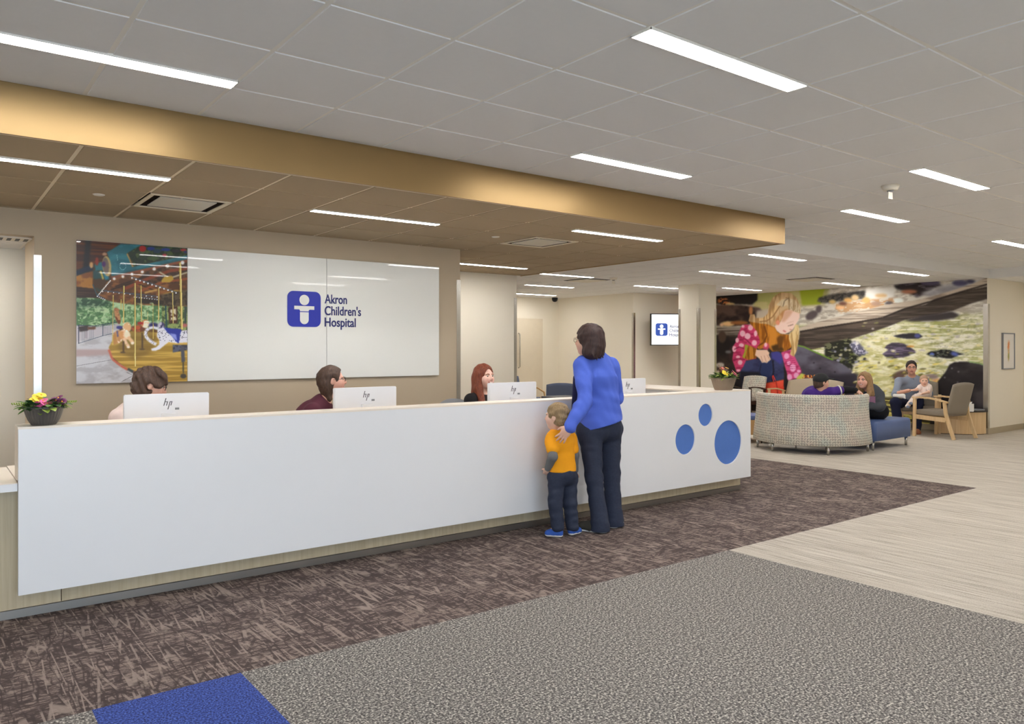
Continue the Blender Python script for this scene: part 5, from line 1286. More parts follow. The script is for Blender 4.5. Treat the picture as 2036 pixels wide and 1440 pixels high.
class Head:
    def __init__(h, c, fwd, up=(0, 0, 1), s=1.0):
        h.c = np.array(c, float); h.f = N3(fwd); r = np.cross(h.f, up); h.r = N3(r); h.u = np.cross(h.r, h.f); h.s = s
    def p(h, r, f, u): return h.c + (h.r * r + h.f * f + h.u * u) * h.s
    @property
    def ax(h): return (h.r, h.f, h.u)
def head_shape(F, h, neck, nr=.052, female=True):
    s = h.s; E = lambda r, f, u, a, b, c_, k=.02, mode=1: F.ell(h.p(r, f, u), np.array((a, b, c_)) * s, h.ax, k * s, mode)
    E(0, -.012, .030, .074, .094, .088, .02); E(0, .030, -.030, .060, .064, .082, .035); E(0, .062, -.088, .026, .024, .020, .03)
    for q in (-1, 1): E(q * .034, .060, -.030, .028, .026, .030, .03); E(q * .030, .080, .026, .024, .012, .010, .012)
    F.cap(h.p(0, .090, .016), h.p(0, .108, -.022), .008 * s, .013 * s, .012 * s); E(0, .098, -.030, .017, .012, .009, .01)
    for q in (-1, 1): E(q * .031, .094, .008, .017, .012, .010, .012, -1)
    E(0, .088, -.055, .024, .012, .007, .01); E(0, .086, -.066, .021, .012, .007, .01)
    for q in (-1, 1): E(q * .076, -.008, -.004, .009, .020, .031, .008)
    F.cap(np.array(neck), h.p(0, -.018, -.06), nr * s * 1.02, nr * s * .92, .03 * s)
def skin_color(h, base, brow=(90, 62, 48), lip=(188, 110, 104), blush=(226, 160, 146), smile=False, brows=True):
    def fn(v):
        d = (v - h.c) / h.s; r, f, u = d @ h.r, d @ h.f, d @ h.u
        c = np.repeat(np.array(base, float)[None, :], len(v), 0)
        def mixin(m, col): c[:] = c * (1 - m[:, None]) + np.array(col, float)[None, :] * m[:, None]
        g = lambda x, c0, w: np.exp(-((x - c0) / w) ** 2)
        for q in (-1, 1): mixin(.55 * g(r, q * .042, .02) * g(u, -.034, .018) * (f > .04), blush)
        mixin(.5 * g(r, 0, .014) * g(u, -.026, .012) * (f > .09), blush)
        if brows:
            for q in (-1, 1): mixin(np.clip(1.5 * g(u - .026 + abs(2.2 * (r - q * .03) ** 2 * 10), 0, .0055), 0, 1) * (np.abs(r - q * .031) < .019) * (f > .05), brow)
        curve = -.059 + (8 * r * r if smile else 0)
        mixin(np.clip(1.6 * g(u, curve, .0075), 0, 1) * (np.abs(r) < (.030 if smile else .024)) * (f > .07), lip)
        if smile: mixin(np.clip(1.6 * g(u, curve + .001, .0038), 0, 1) * (np.abs(r) < .021) * (f > .07), (246, 240, 232))
        else: mixin(np.clip(1.4 * g(u, -.060, .0022), 0, 1) * (np.abs(r) < .022) * (f > .07), (130, 70, 66))
        return c
    return fn
M_eye = mat('eye white', rgb(206, 192, 184), .3); M_iris = mat('dark iris', rgb(50, 38, 32), .15)
def eyes(h, par, look=0.0):
    for q in (-1, 1):
        bm = bmesh.new(); bmesh.ops.create_uvsphere(bm, u_segments=14, v_segments=10, radius=.0118 * h.s); bmesh.ops.translate(bm, verts=bm.verts[:], vec=Vector(h.p(q * .031, .0770, .007)))
        e = bm_obj('eye', bm, M_eye, None, smooth=True); ck(e, par)
        bm = bmesh.new(); bmesh.ops.create_uvsphere(bm, u_segments=12, v_segments=8, radius=.0096 * h.s); bmesh.ops.translate(bm, verts=bm.verts[:], vec=Vector(h.p(q * .031 + look, .0800, .006)))
        ir = bm_obj('iris', bm, M_iris, None, smooth=True); bpy.context.view_layer.update(); ir.parent = e; ir.matrix_parent_inverse = e.matrix_world.inverted()
def glasses(h, par, m, w=.023, hh=.018):
    bm = bmesh.new()
    for q in (-1, 1):
        ring = [Vector(h.p(q * .034 + w * math.cos(a), .106 - .12 * abs(q * .034 + w * math.cos(a)) ** 1.3, .006 + hh * math.sin(a))) for a in [2 * PI * k / 20 for k in range(21)]]
        tube(bm, ring, .0019 * h.s, 6)
        tube(bm, [h.p(q * .057, .100, .012), h.p(q * .074, .08, .012), h.p(q * .082, .0, .010), h.p(q * .080, -.02, -.006)], .0019 * h.s, 6)
    tube(bm, [h.p(-.011, .105, .010), h.p(0, .112, .013), h.p(.011, .105, .010)], .0018 * h.s, 6)
    ck(bm_obj('glasses', bm, m), par)
def hand(F, w, el, s=1.0, palm_n=None, curl=.5, spread=.12, bend_to=None):
    """palm, four unequal fingers and a thumb grown from wrist w, away from elbow el"""
    w = np.array(w, float); d = N3(w - np.array(el, float)) if bend_to is None else N3(bend_to)
    n = np.array(palm_n if palm_n is not None else (0, 0, -1), float); n = N3(n - d * (n @ d)); t = np.cross(d, n)
    F.cap(w - d * .02 * s, w + d * .03 * s, .025 * s, .027 * s, .015 * s, n, .75)
    F.cap(w + d * .035 * s - t * .022 * s, w + d * .07 * s - t * .026 * s, .018 * s, .015 * s, .015 * s, n, .8); F.cap(w + d * .035 * s + t * .018 * s, w + d * .07 * s + t * .024 * s, .018 * s, .015 * s, .015 * s, n, .8)
    F.cap(w + d * .05 * s - t * .02 * s, w + d * .05 * s + t * .02 * s, .018 * s, .018 * s, .012 * s, n, .8)
    for q, L in ((-1.5, .060), (-.5, .074), (.5, .070), (1.5, .055)):
        a = w + (d * .078 + t * q * .0175) * s; v = N3(d + t * q * spread * .5); b = a + v * L * .45 * s + n * curl * .014 * s; v2 = N3(v + n * curl); c = b + v2 * L * .33 * s; v3 = N3(v + n * curl * 2); e = c + v3 * L * .26 * s
        for p0, p1, r0, r1 in ((a - v * .012, b, .0092, .0086), (b, c, .0086, .008), (c, e, .008, .0066)): F.cap(p0, p1, r0 * s, r1 * s, .004 * s)
    a = w + (d * .022 + t * -.028) * s; b = a + (d * .026 - t * .026 + n * .008) * s; c = b + (d * .028 - t * .008 + n * .010) * s
    F.cap(a, b, .014 * s, .0105 * s, .012 * s); F.cap(b, c, .0105 * s, .008 * s, .005 * s)
def person(name, label, cat, J, h, S, res, base, skin, hairs=None, hair_m=None, top=None, bottom=None, shoe=None, hcol=None, group=None, handsL={}, handsR={}):
    """J joints; S sizes: sw shoulder radius, chest, waist, hip, arm, leg"""
    o = thing(name, base, 0, label, cat, group)
    bf = N3(J['bf']); br = N3(np.cross(bf, (0, 0, 1))); s = S.get('s', 1.0)
    J = {k: np.array(v, float) for k, v in J.items()}
    allp = np.array([v for k, v in J.items() if k != 'bf'] + [h.p(0, 0, .14), h.p(0, 0, -.2)]); lo, hi = allp.min(0) - .22 * max(s, .6), allp.max(0) + .22 * max(s, .6)
    lo[2] = max(lo[2], 0.0) if S.get('floor', True) else lo[2]
    arm, leg = S['arm'], S['leg']
    def torso(F, g=0.0, kk=.05):
        F.cap(J['pelvis'], J['waist'], S['hip'] + g, S['waist'] + g, kk, bf, S.get('fd', .72))
        F.cap(J['waist'], J['chest'], S['waist'] + g, S['chest'] + g, kk, bf, S.get('fd', .72))
        F.cap(J['chest'], (J['chest'] * .35 + J['neck'] * .65), S['chest'] * .97 + g, S['chest'] * .62 + g, kk, bf, .70)
        for q in 'LR':
            F.cap(J['chest'] * .3 + J['neck'] * .7, J['sh' + q], .055 * s + g, .052 * s + g, kk)
        if S.get('bust'):
            for q in (-1, 1): F.ell(J['chest'] + bf * S['bust'] + br * q * .075 * s + np.array((0, 0, -.02)), (.07 * s + g, .06 * s + g, .07 * s + g), None, .04)
        if S.get('belly'): F.ell(J['waist'] + bf * S['belly'], (.13 * s, .11 * s, .13 * s), None, .05)
    def arms(F, g=0.0, t0=0.0, t1=2.0, only='LR'):
        for q in only:
            a, b, c = J['sh' + q], J['el' + q], J['wr' + q]
            e1 = min(1, t1); F.cap(a, a + (b - a) * e1, arm[0] + g, (arm[0] + (arm[1] - arm[0]) * e1) + g, .025)
            if t1 > 1: F.cap(b, b + (c - b) * (t1 - 1), arm[1] + g, arm[1] + (arm[2] - arm[1]) * (t1 - 1) + g, .02)
    def legs(F, g=0.0, flare=0.0):
        for q in 'LR':
            a, b, c = J['hip' + q], J['kn' + q], J['an' + q]
            F.cap(a, b, leg[0] + g, leg[1] + g, .035 * s); F.cap(b, c, leg[1] + g * .9, leg[2] + g + flare, .03 * s)
            F.cap(J['pelvis'], a, S['hip'] * .72 + g, leg[0] * 1.02 + g, .05 * s)
            if S.get('seat'): F.ell(a - bf * .04 * s + np.array((0, 0, -.0)), (leg[0] * 1.1 + g,) * 3, None, .05)
    def feet(F, g=0.0):
        for q in 'LR':
            a, t = J['an' + q], J['toe' + q]; z = t[2]
            heel = a + N3((t - a) * (1, 1, 0)) * -.015 * s; heel[2] = z
            F.cap(a, heel + (0, 0, .02 * s), .034 * s + g, .032 * s + g, .02 * s); F.cap(heel, t, .030 * s + g, .034 * s + g, .02 * s, (0, 0, 1), .8)
            F.cap(a * .6 + t * .4 + (0, 0, -.0), t, .034 * s + g, .026 * s + g, .02 * s)
    B_ = Field(lo, hi, res); torso(B_); arms(B_); legs(B_); feet(B_); head_shape(B_, h, J['neck'], S.get('nr', .052))
    for q, kw in (('L', handsL), ('R', handsR)): hand(B_, J['wr' + q], J['el' + q], kw.get('s', s * .95), kw.get('n'), kw.get('curl', .5), kw.get('spread', .15), kw.get('d'))
    field_obj('body', B_, M_skin, o, skin(h) if callable(skin) else skin_color(h, skin)); del B_
    ctx = dict(o=o, lo=lo, hi=hi, J=J, S=S, h=h, bf=bf, br=br, torso=torso, arms=arms, legs=legs, feet=feet, res=res, s=s)
    if bottom: bottom(ctx)
    if top: top(ctx)
    if shoe: shoe(ctx)
    if hairs:
        H_ = Field(h.c - .42 * h.s - .0, h.c + .32 * h.s, min(res, .006)); hairs(H_, h, ctx)
        field_obj('hair', H_, hair_m, o)
    return ctx
def hair_cap(F, h, g=.014, face=True, lowback=-.06, sides=.005):
    s = h.s; E = lambda r, f, u, a, b, c_, k=.02, mode=1: F.ell(h.p(r, f, u), np.array((a, b, c_)) * s, h.ax, k * s, mode)
    E(0, -.016, .036, .078 + g, .098 + g, .088 + g); E(0, -.045, -.02, .070 + g, .066 + g, .075 + g)
    return E
def trousers(m, g=.014, flare=.0, wr=.003, waistcut=None, fr=38, zmin=.02):
    def fn(c):
        F = Field(c['lo'], c['hi'], c['res']); c['legs'](F, g, flare)
        J = c['J']; F.cap(J['pelvis'], J['pelvis'] * .55 + J['waist'] * .45, c['S']['hip'] + g * .8, (c['S']['hip'] + c['S']['waist']) / 2 + g * .8, .04, c['bf'], c['S'].get('fd', .72))
        F.wrinkle(wr, fr, 3, (0, 0, 1), 2.5)
        up = N3(J['waist'] - J['pelvis']); F.cut(J['waist'] + up * .06, up)
        if zmin: F.cut((0, 0, zmin), (0, 0, -1))
        field_obj('trousers', F, m, c['o'])
    return fn
def shirt(m, name='shirt', g=.014, t1=2.0, hem=.0, wr=.004, fr=26, collar=.6, extra=None, cutz=None, seed=1, frac=.94):
    def fn(c):
        F = Field(c['lo'], c['hi'], c['res']); J = c['J']; c['torso'](F, g); c['arms'](F, g, 0, t1 * frac)
        if extra: extra(F, c)
        F.wrinkle(wr, fr, seed, (0, 0, 1), 1.2)
        up = N3(J['waist'] - J['pelvis']); F.cut(J['pelvis'] + up * hem, -up)
        F.ell(J['neck'] + (c['h'].c - J['neck']) * .35 + c['bf'] * .02, (.062 * c['s'] * collar / .6, .062 * c['s'] * collar / .6, .07 * c['s']), None, .01, -1)
        field_obj(name, F, m, c['o'])
    return fn
def shoes(m_up, m_sole=None, g=.010, name='shoe'):
    def fn(c):
        for q in 'LR':
            a, t = c['J']['an' + q], c['J']['toe' + q]; s = c['s']; d = N3((t - a) * (1, 1, 0)); z = t[2]
            heel = a - d * .02 * s; heel[2] = z; lo = np.minimum(heel, t) - .08 * s; hi = np.maximum(np.maximum(heel, t), a) + .08 * s; lo[2] = -.0
            F = Field(lo, hi, min(c['res'], .006)); F.cap(heel, t, .034 * s + g, .038 * s + g, .02 * s, (0, 0, 1), .85)
            F.cap(a * .55 + heel * .45, t * .55 + a * .45 + (0, 0, -.01 * s), .036 * s + g, .032 * s + g, .025 * s); F.cap(heel + (0, 0, .03 * s), t, .034 * s + g, .026 * s + g, .02 * s)
            F.cut((0, 0, .004), (0, 0, -1)); F.cut((0, 0, z + .06 * s), (0, 0, 1))
            so = field_obj(name, F, m_up, c['o'])
            if m_sole:
                F = Field(lo, hi, min(c['res'], .005)); F.cap(heel, t, .038 * s + g, .041 * s + g, .02 * s, (0, 0, 1), .85); F.cut((0, 0, .0015), (0, 0, -1)); F.cut((0, 0, .020), (0, 0, 1))
                x = field_obj('sole', F, m_sole, c['o']); bpy.context.view_layer.update(); mw = x.matrix_world.copy(); x.parent = so; x.matrix_parent_inverse = so.matrix_world.inverted()
    return fn
def chain(*f):
    def fn(c):
        for x in f: x(c)
    return fn
V3 = lambda v: np.array(v, float)
# ------------------------------------------------------------------ woman in the blue cardigan
def hair_mat(name, c1, c2):
    g = G(name, .62); n = g.noise(g.mapping((160, 160, 12)), 1, 3, .6); return g.color(g.ramp(n, [(.3, rgb(*c1)), (.7, rgb(*c2))]))
Hbrown = hair_mat('dark brown hair', (38, 24, 22), (70, 46, 42)); Hbr2 = hair_mat('brown hair', (54, 38, 32), (96, 72, 58)); Hred = hair_mat('auburn red hair', (84, 36, 24), (146, 74, 44))
Hblond = hair_mat('sandy blond hair', (120, 96, 66), (168, 142, 104)); Hdk = hair_mat('near black hair', (34, 26, 24), (58, 44, 40)); Hdb = hair_mat('dark blond hair', (122, 92, 60), (180, 144, 102)); Hbaby = hair_mat('light baby hair', (186, 150, 122), (206, 172, 142))
vd = V3((.705, .709, 0)); lf = V3((-.709, .705, 0))
hh = Head(W(1171, 678, 6.20), (-.30, .955, .02), s=1.04)
J = dict(bf=(.12, .99, 0), neck=W(1184, 708, 6.26), chest=W(1188, 752, 6.24), waist=W(1193, 800, 6.26), pelvis=W(1194, 838, 6.28),
         shL=W(1158, 727, 6.17), shR=W(1214, 728, 6.36), elL=W(1163, 797, 5.97), wrL=W(1133, 850, 5.83), elR=W(1226, 790, 6.42), wrR=W(1196, 788, 6.44),
         hipL=W(1173, 858, 6.22), hipR=W(1212, 852, 6.36), knL=W(1181, 950, 6.18), knR=W(1216, 945, 6.36), anL=W(1193, 1040, 6.14), anR=W(1221, 1030, 6.32),
         toeL=W(1160, 1051, 6.20), toeR=W(1229, 1041, 6.44))
J['toeL'].z = .03; J['toeR'].z = .03
Mcard = cloth('cobalt blue knit', (82, 108, 208), .85, .05, 90); Mnavy = cloth('navy blouse', (34, 36, 74))
def card_extra(F, c):
    J = c['J']; F.cap(J['waist'], J['pelvis'] + V3((0, 0, -.09)) - c['bf'] * .012, .160, .212, .05, c['bf'], .84)
    F.cap(J['wrL'] * .86 + J['elL'] * .14, J['wrL'], .042, .043, .01)
def cardigan(c):
    F = Field(c['lo'], c['hi'], c['res']); J = c['J']; c['torso'](F, .016); c['arms'](F, .019, 0, 1.97); card_extra(F, c)
    F.wrinkle(.0055, 30, 5, (.2, 0, 1), 2.2); F.wrinkle(.003, 55, 11, (.5, 0, 1), 2)
    p = V3(J['pelvis']); p[2] = .850; F.cut(p, (.26 * CS, -.26 * SN, -1))
    F.ell(J['neck'] + V3((0, 0, .075)), (.060, .060, .06), None, .012, -1)
    # front opening
    p = J['chest'] + c['bf'] * .15
    F.cap(p + V3((0, 0, .16)), p + V3((0, 0, -.45)), .055, .075, .01, None, 1, -1)
    field_obj('cardigan', F, Mcard, c['o'])
    F = Field(c['lo'], c['hi'], .008); c['torso'](F, .001); F.cap(W(1148, 752, 6.36), W(1147, 832, 6.38), .036, .050, .05); F.cut(J['pelvis'] + V3((0, 0, .0)), (0, 0, -1)); F.ell(J['neck'] + V3((0, 0, .07)), (.07, .07, .07), None, .01, -1)
    field_obj('blouse', F, Mnavy, c['o'])
def jeans_w(c):
    F = Field(c['lo'], c['hi'], c['res']); c['legs'](F, .012, .012); J = c['J']
    F.cap(J['pelvis'], J['pelvis'] * .5 + J['waist'] * .5, .166, .15, .04, c['bf'], .72)
    for q in (-1, 1): F.ell(J['pelvis'] - c['bf'] * .045 + c['br'] * q * .072 + V3((0, 0, -.05)), (.084, .084, .10), None, .035)
    for q in 'LR': F.cap(J['an' + q] + V3((0, 0, .05)), J['an' + q] + V3((0, 0, -.045)), .064, .080, .02)
    F.wrinkle(.0022, 62, 9, (.3, .2, 1), 2.0); F.cut(J['waist'], (0, 0, 1)); F.cut((0, 0, .012), (0, 0, -1))
    t = field_obj('jeans', F, M_den, c['o'])
def hair_w(F, h, c):
    E = hair_cap(F, h, .016)
    E(0, -.055, -.045, .088, .066, .085, .04); E(.0, -.050, -.095, .092, .060, .045, .03); E(.045, -.03, -.085, .05, .055, .055, .03); E(-.045, -.03, -.085, .05, .055, .055, .03)
    E(0, .085, -.03, .068, .062, .100, .012, -1); E(0, .10, -.10, .09, .07, .06, .012, -1)
    for k in range(9):
        a = -.08 + .02 * k; F.cap(h.p(a, -.075, -.09), h.p(a * 1.15, -.10, -.128 - .012 * (k % 3)), .012, .004, .01)
    F.wrinkle(.0022, 120, 3, h.u * -1, .2)
W1 = person('person', 'woman in cobalt blue cardigan and jeans standing at the counter, hand on the boy', 'person', J, hh,
       dict(arm=(.050, .042, .030), leg=(.086, .057, .044), hip=.160, waist=.135, chest=.150, s=1.0, fd=.70, bust=.06, nr=.05), .0065, (4.5, 4.42, 0),
       lambda h: skin_color(h, (224, 178, 154)), hair_w, Hbrown, cardigan, jeans_w, shoes(cloth('dark olive canvas', (56, 54, 48)), M['paper'], .012), handsL=dict(n=(.70, .70, 0), curl=.28, spread=.4, d=(-.50, .40, -.80)), handsR=dict(curl=.6))
glasses(W1['h'], W1['o'], M['brass'])
o = boxo('name_badge', -.028, .028, -.002, .002, -.045, .045, M['paper']); o.location = W(1139.5, 740, 6.42); o.rotation_euler = (0, 0, .9); ck(o, W1['o'])

# ------------------------------------------------------------------ little boy
hb = Head(W(1107, 829, 5.98), (-.38, .92, 0), s=.86)
J = dict(bf=(.05, 1, 0), neck=W(1112, 853, 6.02), chest=W(1115, 880, 6.02), waist=W(1117, 915, 6.02), pelvis=W(1119, 938, 6.02),
         shL=W(1098, 872, 5.98), shR=W(1134, 871, 6.12), elL=W(1099, 908, 5.90), wrL=W(1089, 932, 5.98), elR=W(1142, 905, 6.14), wrR=W(1142, 938, 6.18),
         hipL=W(1107, 950, 6.0), hipR=W(1131, 949, 6.08), knL=W(1104, 1002, 5.98), knR=W(1133, 1000, 6.06), anL=W(1109, 1047, 5.98), anR=W(1138, 1046, 6.05), toeL=W(1091, 1056, 6.0), toeR=W(1149, 1055, 6.10))
J['toeL'].z = .025; J['toeR'].z = .025
Mgrey = cloth('heather grey jersey', (112, 112, 112)); Myelw = cloth('orange yellow jersey', (246, 166, 30), .8, .03)
def boy_top(c):
    J = c['J']; F = Field(c['lo'], c['hi'], .0055); c['arms'](F, .010, 0, 1.92); F.wrinkle(.0018, 60, 2); field_obj('long_sleeves', F, Mgrey, c['o'])
    F = Field(c['lo'], c['hi'], .0055); c['torso'](F, .014); F.cap(J['waist'], J['pelvis'], .098, .104, .03, c['bf'], .8); c['arms'](F, .021, 0, .62); F.wrinkle(.0028, 42, 4); F.cut(J['pelvis'] + V3((0, 0, .005)), (0, 0, -1)); F.ell(J['neck'] + V3((0, 0, .05)), (.045, .045, .04), None, .008, -1)
    field_obj('t_shirt', F, Myelw, c['o'])
def boy_hair(F, h, c):
    E = hair_cap(F, h, .010); E(0, .095, -.045, .085, .075, .100, .012, -1); E(0, -.0, -.16, .12, .12, .085, .012, -1)
    for q in (-1, 1): E(q * .082, .0, -.035, .02, .03, .045, .01, -1)
    F.wrinkle(.0028, 110, 8)
def boy_jeans(c):
    F = Field(c['lo'], c['hi'], .0055); c['legs'](F, .012, .006); J = c['J']; F.cap(J['pelvis'], J['waist'] * .3 + J['pelvis'] * .7, .098, .096, .03, c['bf'], .8); F.ell(J['pelvis'] - c['bf'] * .02 + V3((0, 0, -.03)), (.09, .075, .07), None, .03)
    F.wrinkle(.002, 75, 6, (.2, 0, 1), 2); F.cut(J['waist'] * .4 + J['pelvis'] * .6, (0, 0, 1)); F.cut((0, 0, .035), (0, 0, -1)); field_obj('trousers', F, M_den, c['o'])
BOY = person('person', 'small boy in an orange yellow t-shirt over grey sleeves, standing at the counter', 'person', J, hb,
       dict(arm=(.030, .025, .020), leg=(.056, .044, .034), hip=.088, waist=.082, chest=.092, s=.62, fd=.78, nr=.050), .0055, (4.07, 4.5, 0),
       lambda h: skin_color(h, (232, 190, 166)), boy_hair, Hblond, boy_top, boy_jeans, shoes(cloth('blue canvas', (58, 96, 180)), M['paper'], .008), handsL=dict(s=.62, n=(.7, .7, 0), curl=.8), handsR=dict(s=.6, curl=.6))

# ------------------------------------------------------------------ receptionists, seated at the worktop
def seated(hc, fwd, bf, lean=0.06, dz=0.0, sw=.175, forward=.30, arms_in=.12, seat_z=.53):
    hc = V3(hc); bf = N3(V3(bf)); br = np.cross(bf, (0, 0, 1)); z = V3((0, 0, 1))
    neck = hc - z * .165 - bf * .035; chest = neck - z * .16 - bf * lean * .3; waist = chest - z * .20 - bf * lean; pelvis = waist - z * .14 - bf * lean * .6
    pelvis[2] = max(pelvis[2], seat_z + .06)
    J = dict(bf=bf, neck=neck, chest=chest, waist=waist, pelvis=pelvis)
    for q, sg in (('L', -1), ('R', 1)):
        sh = neck - z * .055 + br * sg * sw; J['sh' + q] = sh; el = sh - z * .24 + bf * .10 + br * sg * .03; J['el' + q] = el
        wr = el + bf * .24 - br * sg * arms_in * .4; wr[2] = .80; J['wr' + q] = wr
        hip = pelvis + br * sg * .09; kn = hip + bf * .42 + br * sg * .03; kn[2] = seat_z + .03; an = kn + bf * .02; an[2] = .09; toe = an + bf * .13; toe[2] = .03
        J['hip' + q] = hip; J['kn' + q] = kn; J['an' + q] = an; J['toe' + q] = toe
    return J
ADW = dict(arm=(.048, .040, .029), leg=(.085, .060, .045), hip=.165, waist=.135, chest=.148, s=1.0, fd=.72, bust=.06, nr=.048)
Mblk = cloth('black trousers', (30, 30, 34))
# 1: short brown hair, glasses, pale pink top, looking down at her screen
h1 = Head(W(300, 766, 5.72), (.93, -.16, -.30), s=1.0)
J = seated(h1.c, None, (.80, -.60, 0), lean=.10, sw=.165)
J['neck'] = h1.c + V3((-.085, .03, -.155)); J['chest'] = J['neck'] + V3((-.07, .03, -.15)); J['shL'] = J['neck'] + V3((.08, .15, -.08)); J['shR'] = J['neck'] + V3((-.15, -.10, -.075))
def short_hair(F, h, c):
    E = hair_cap(F, h, .020); E(0, .02, .075, .075, .075, .050, .03); E(0, .090, -.060, .090, .080, .080, .012, -1); E(0, .12, .0, .085, .05, .030, .01, -1); E(0, .01, -.19, .14, .10, .095, .015, -1)
    for q in (-1, 1): E(q * .090, -.004, -.018, .022, .024, .034, .01, -1)
    F.wrinkle(.008, 85, 4, (0, 0, 1), .3)
R1 = person('person', 'receptionist with short brown hair, looking down behind the computer nearest the primroses', 'person', J, h1, dict(ADW), .0065, (J['pelvis'][0], J['pelvis'][1], 0),
       lambda h: skin_color(h, (228, 182, 162)), short_hair, Hbr2, shirt(cloth('pale pink blouse', (232, 212, 206)), 'blouse', hem=.0), trousers(Mblk, .012), shoes(M['black']))
eyes(R1['h'], R1['o']); glasses(R1['h'], R1['o'], M['black'])
# 2: dark hair tied back, glasses, burgundy blouse
h2 = Head(W(661, 757, 6.55), (.95, -.33, .06), s=1.0)
J = seated(h2.c, None, (.72, -.69, 0), lean=.14, sw=.17)
J['neck'] = h2.c + V3((-.05, .02, -.165)); J['chest'] = J['neck'] + V3((-.12, .06, -.16)); J['waist'] = J['chest'] + V3((-.10, .08, -.18)); J['pelvis'] = J['waist'] + V3((-.02, .03, -.12))
J['shR'] = J['neck'] + V3((-.17, -.10, -.085)); J['shL'] = J['neck'] + V3((.08, .18, -.085)); J['elR'] = J['shR'] + V3((.04, -.10, -.24)); J['wrR'] = J['elR'] + V3((.22, -.12, .02)); 
for q in 'LR': J['hip' + q] = J['pelvis'] + (J['hip' + q] - (J['hipL'] + J['hipR']) / 2); J['kn' + q] = J['hip' + q] + V3((.28, -.30, -.03)); J['an' + q] = V3((J['kn' + q][0], J['kn' + q][1], .09)); J['toe' + q] = J['an' + q] + V3((.09, -.09, -.06))
def tied_hair(F, h, c):
    E = hair_cap(F, h, .011); E(0, .104, -.022, .084, .085, .114, .012, -1); E(0, -.065, .045, .062, .055, .055, .02)
    E(0, -.10, .02, .035, .035, .045, .03); F.cap(h.p(0, -.070, -.02), h.p(0, -.058, -.165), .052, .036, .03); F.cap(h.p(.04, -.05, -.04), h.p(.035, -.04, -.15), .034, .026, .03)
    for q in (-1, 1): E(q * .088, .005, -.012, .020, .030, .040, .01, -1)
    F.wrinkle(.0025, 100, 6, (0, 0, 1), .3)
R2 = person('person', 'receptionist in a burgundy blouse with dark hair tied back and glasses, smiling toward the visitors', 'person', J, h2, dict(ADW), .0065, (J['pelvis'][0], J['pelvis'][1], 0),
       lambda h: skin_color(h, (230, 178, 158), smile=True), tied_hair, Hbr2, shirt(cloth('burgundy blouse', (86, 42, 56)), 'blouse', hem=.0, collar=.8), trousers(Mblk, .012), shoes(M['black']))
eyes(R2['h'], R2['o']); glasses(R2['h'], R2['o'], mat('tortoise frame', rgb(44, 32, 26), .3), .024, .019)
# 3: long red hair, black top
h3 = Head(W(963, 750, 7.5), (.10, -1, .08), s=1.0)
J = seated(h3.c, None, (.25, -.97, 0), lean=.04, sw=.165)
def long_hair(F, h, c):
    E = hair_cap(F, h, .013); E(0, .104, -.016, .066, .080, .100, .010, -1)
    for q in (-1, 1):
        F.cap(h.p(q * .066, -.02, .02), h.p(q * .082, .0, -.12), .036, .040, .03); F.cap(h.p(q * .082, .0, -.12), h.p(q * .09, .05, -.28), .042, .036, .03)
        F.cap(h.p(q * .04, -.06, .0), h.p(q * .085, -.05, -.25), .055, .05, .03)
    E(0, .10, -.045, .055, .07, .085, .010, -1); F.wrinkle(.0022, 90, 6, h.r, 2.5)
R3 = person('person', 'receptionist with long auburn red hair and a black top, smiling behind the third computer', 'person', J, h3, dict(ADW, chest=.135, arm=(.043, .037, .028)), .0065, (J['pelvis'][0], J['pelvis'][1], 0),
       lambda h: skin_color(h, (240, 198, 180), brow=(150, 100, 76), smile=True), long_hair, Hred, shirt(cloth('black top', (34, 32, 34)), 'blouse', hem=.0, collar=.8), trousers(Mblk, .012), shoes(M['black']))
eyes(R3['h'], R3['o'])
# their chairs
def place_chair(o, c):
    p = c['J']['pelvis']; bf = c['bf']; o.location = (p[0] - bf[0] * .02, p[1] - bf[1] * .02, 0); o.rotation_euler = (0, 0, math.atan2(-bf[0], bf[1]))
place_chair(OC, R1)
place_chair(dup(OC, label='office chair of the receptionist in burgundy, its arm just above the counter'), R2)
o3 = office_chair((0, 0, 0), 0, 'grey office chair of the red-haired receptionist, its back showing beside her shoulder', zt=.97); place_chair(o3, R3)

# ------------------------------------------------------------------ lounge visitors
def sitter(pel, bf, neck, knL, knR, anL, anR, shw=.18, ba=None):
    pel, neck = V3(pel), V3(neck); bf = N3(V3(bf)); br = np.cross(bf, (0, 0, 1))
    J = dict(bf=bf, pelvis=pel, neck=neck, waist=pel * .62 + neck * .38, chest=pel * .30 + neck * .70)
    for q, sg, kn, an in (('L', -1, knL, anL), ('R', 1, knR, anR)):
        J['sh' + q] = neck + br * sg * shw + V3((0, 0, -.06)); J['hip' + q] = pel + br * sg * .085; J['kn' + q] = V3(kn); J['an' + q] = V3(an); t = V3(an) + bf * .13; t[2] = .035; J['toe' + q] = t
    return J
# man holding the baby
hm = Head(W(1812, 731.5, 13.72), (-.86, -.48, -.05), s=1.03)
pel = W(1812, 806, 13.86)
J = sitter(pel, (-.88, -.47, 0), W(1814, 751, 13.80), W(1781, 800, 13.42), W(1826, 798, 13.36), W(1786, 852, 13.45), W(1822, 853, 13.33), .20)
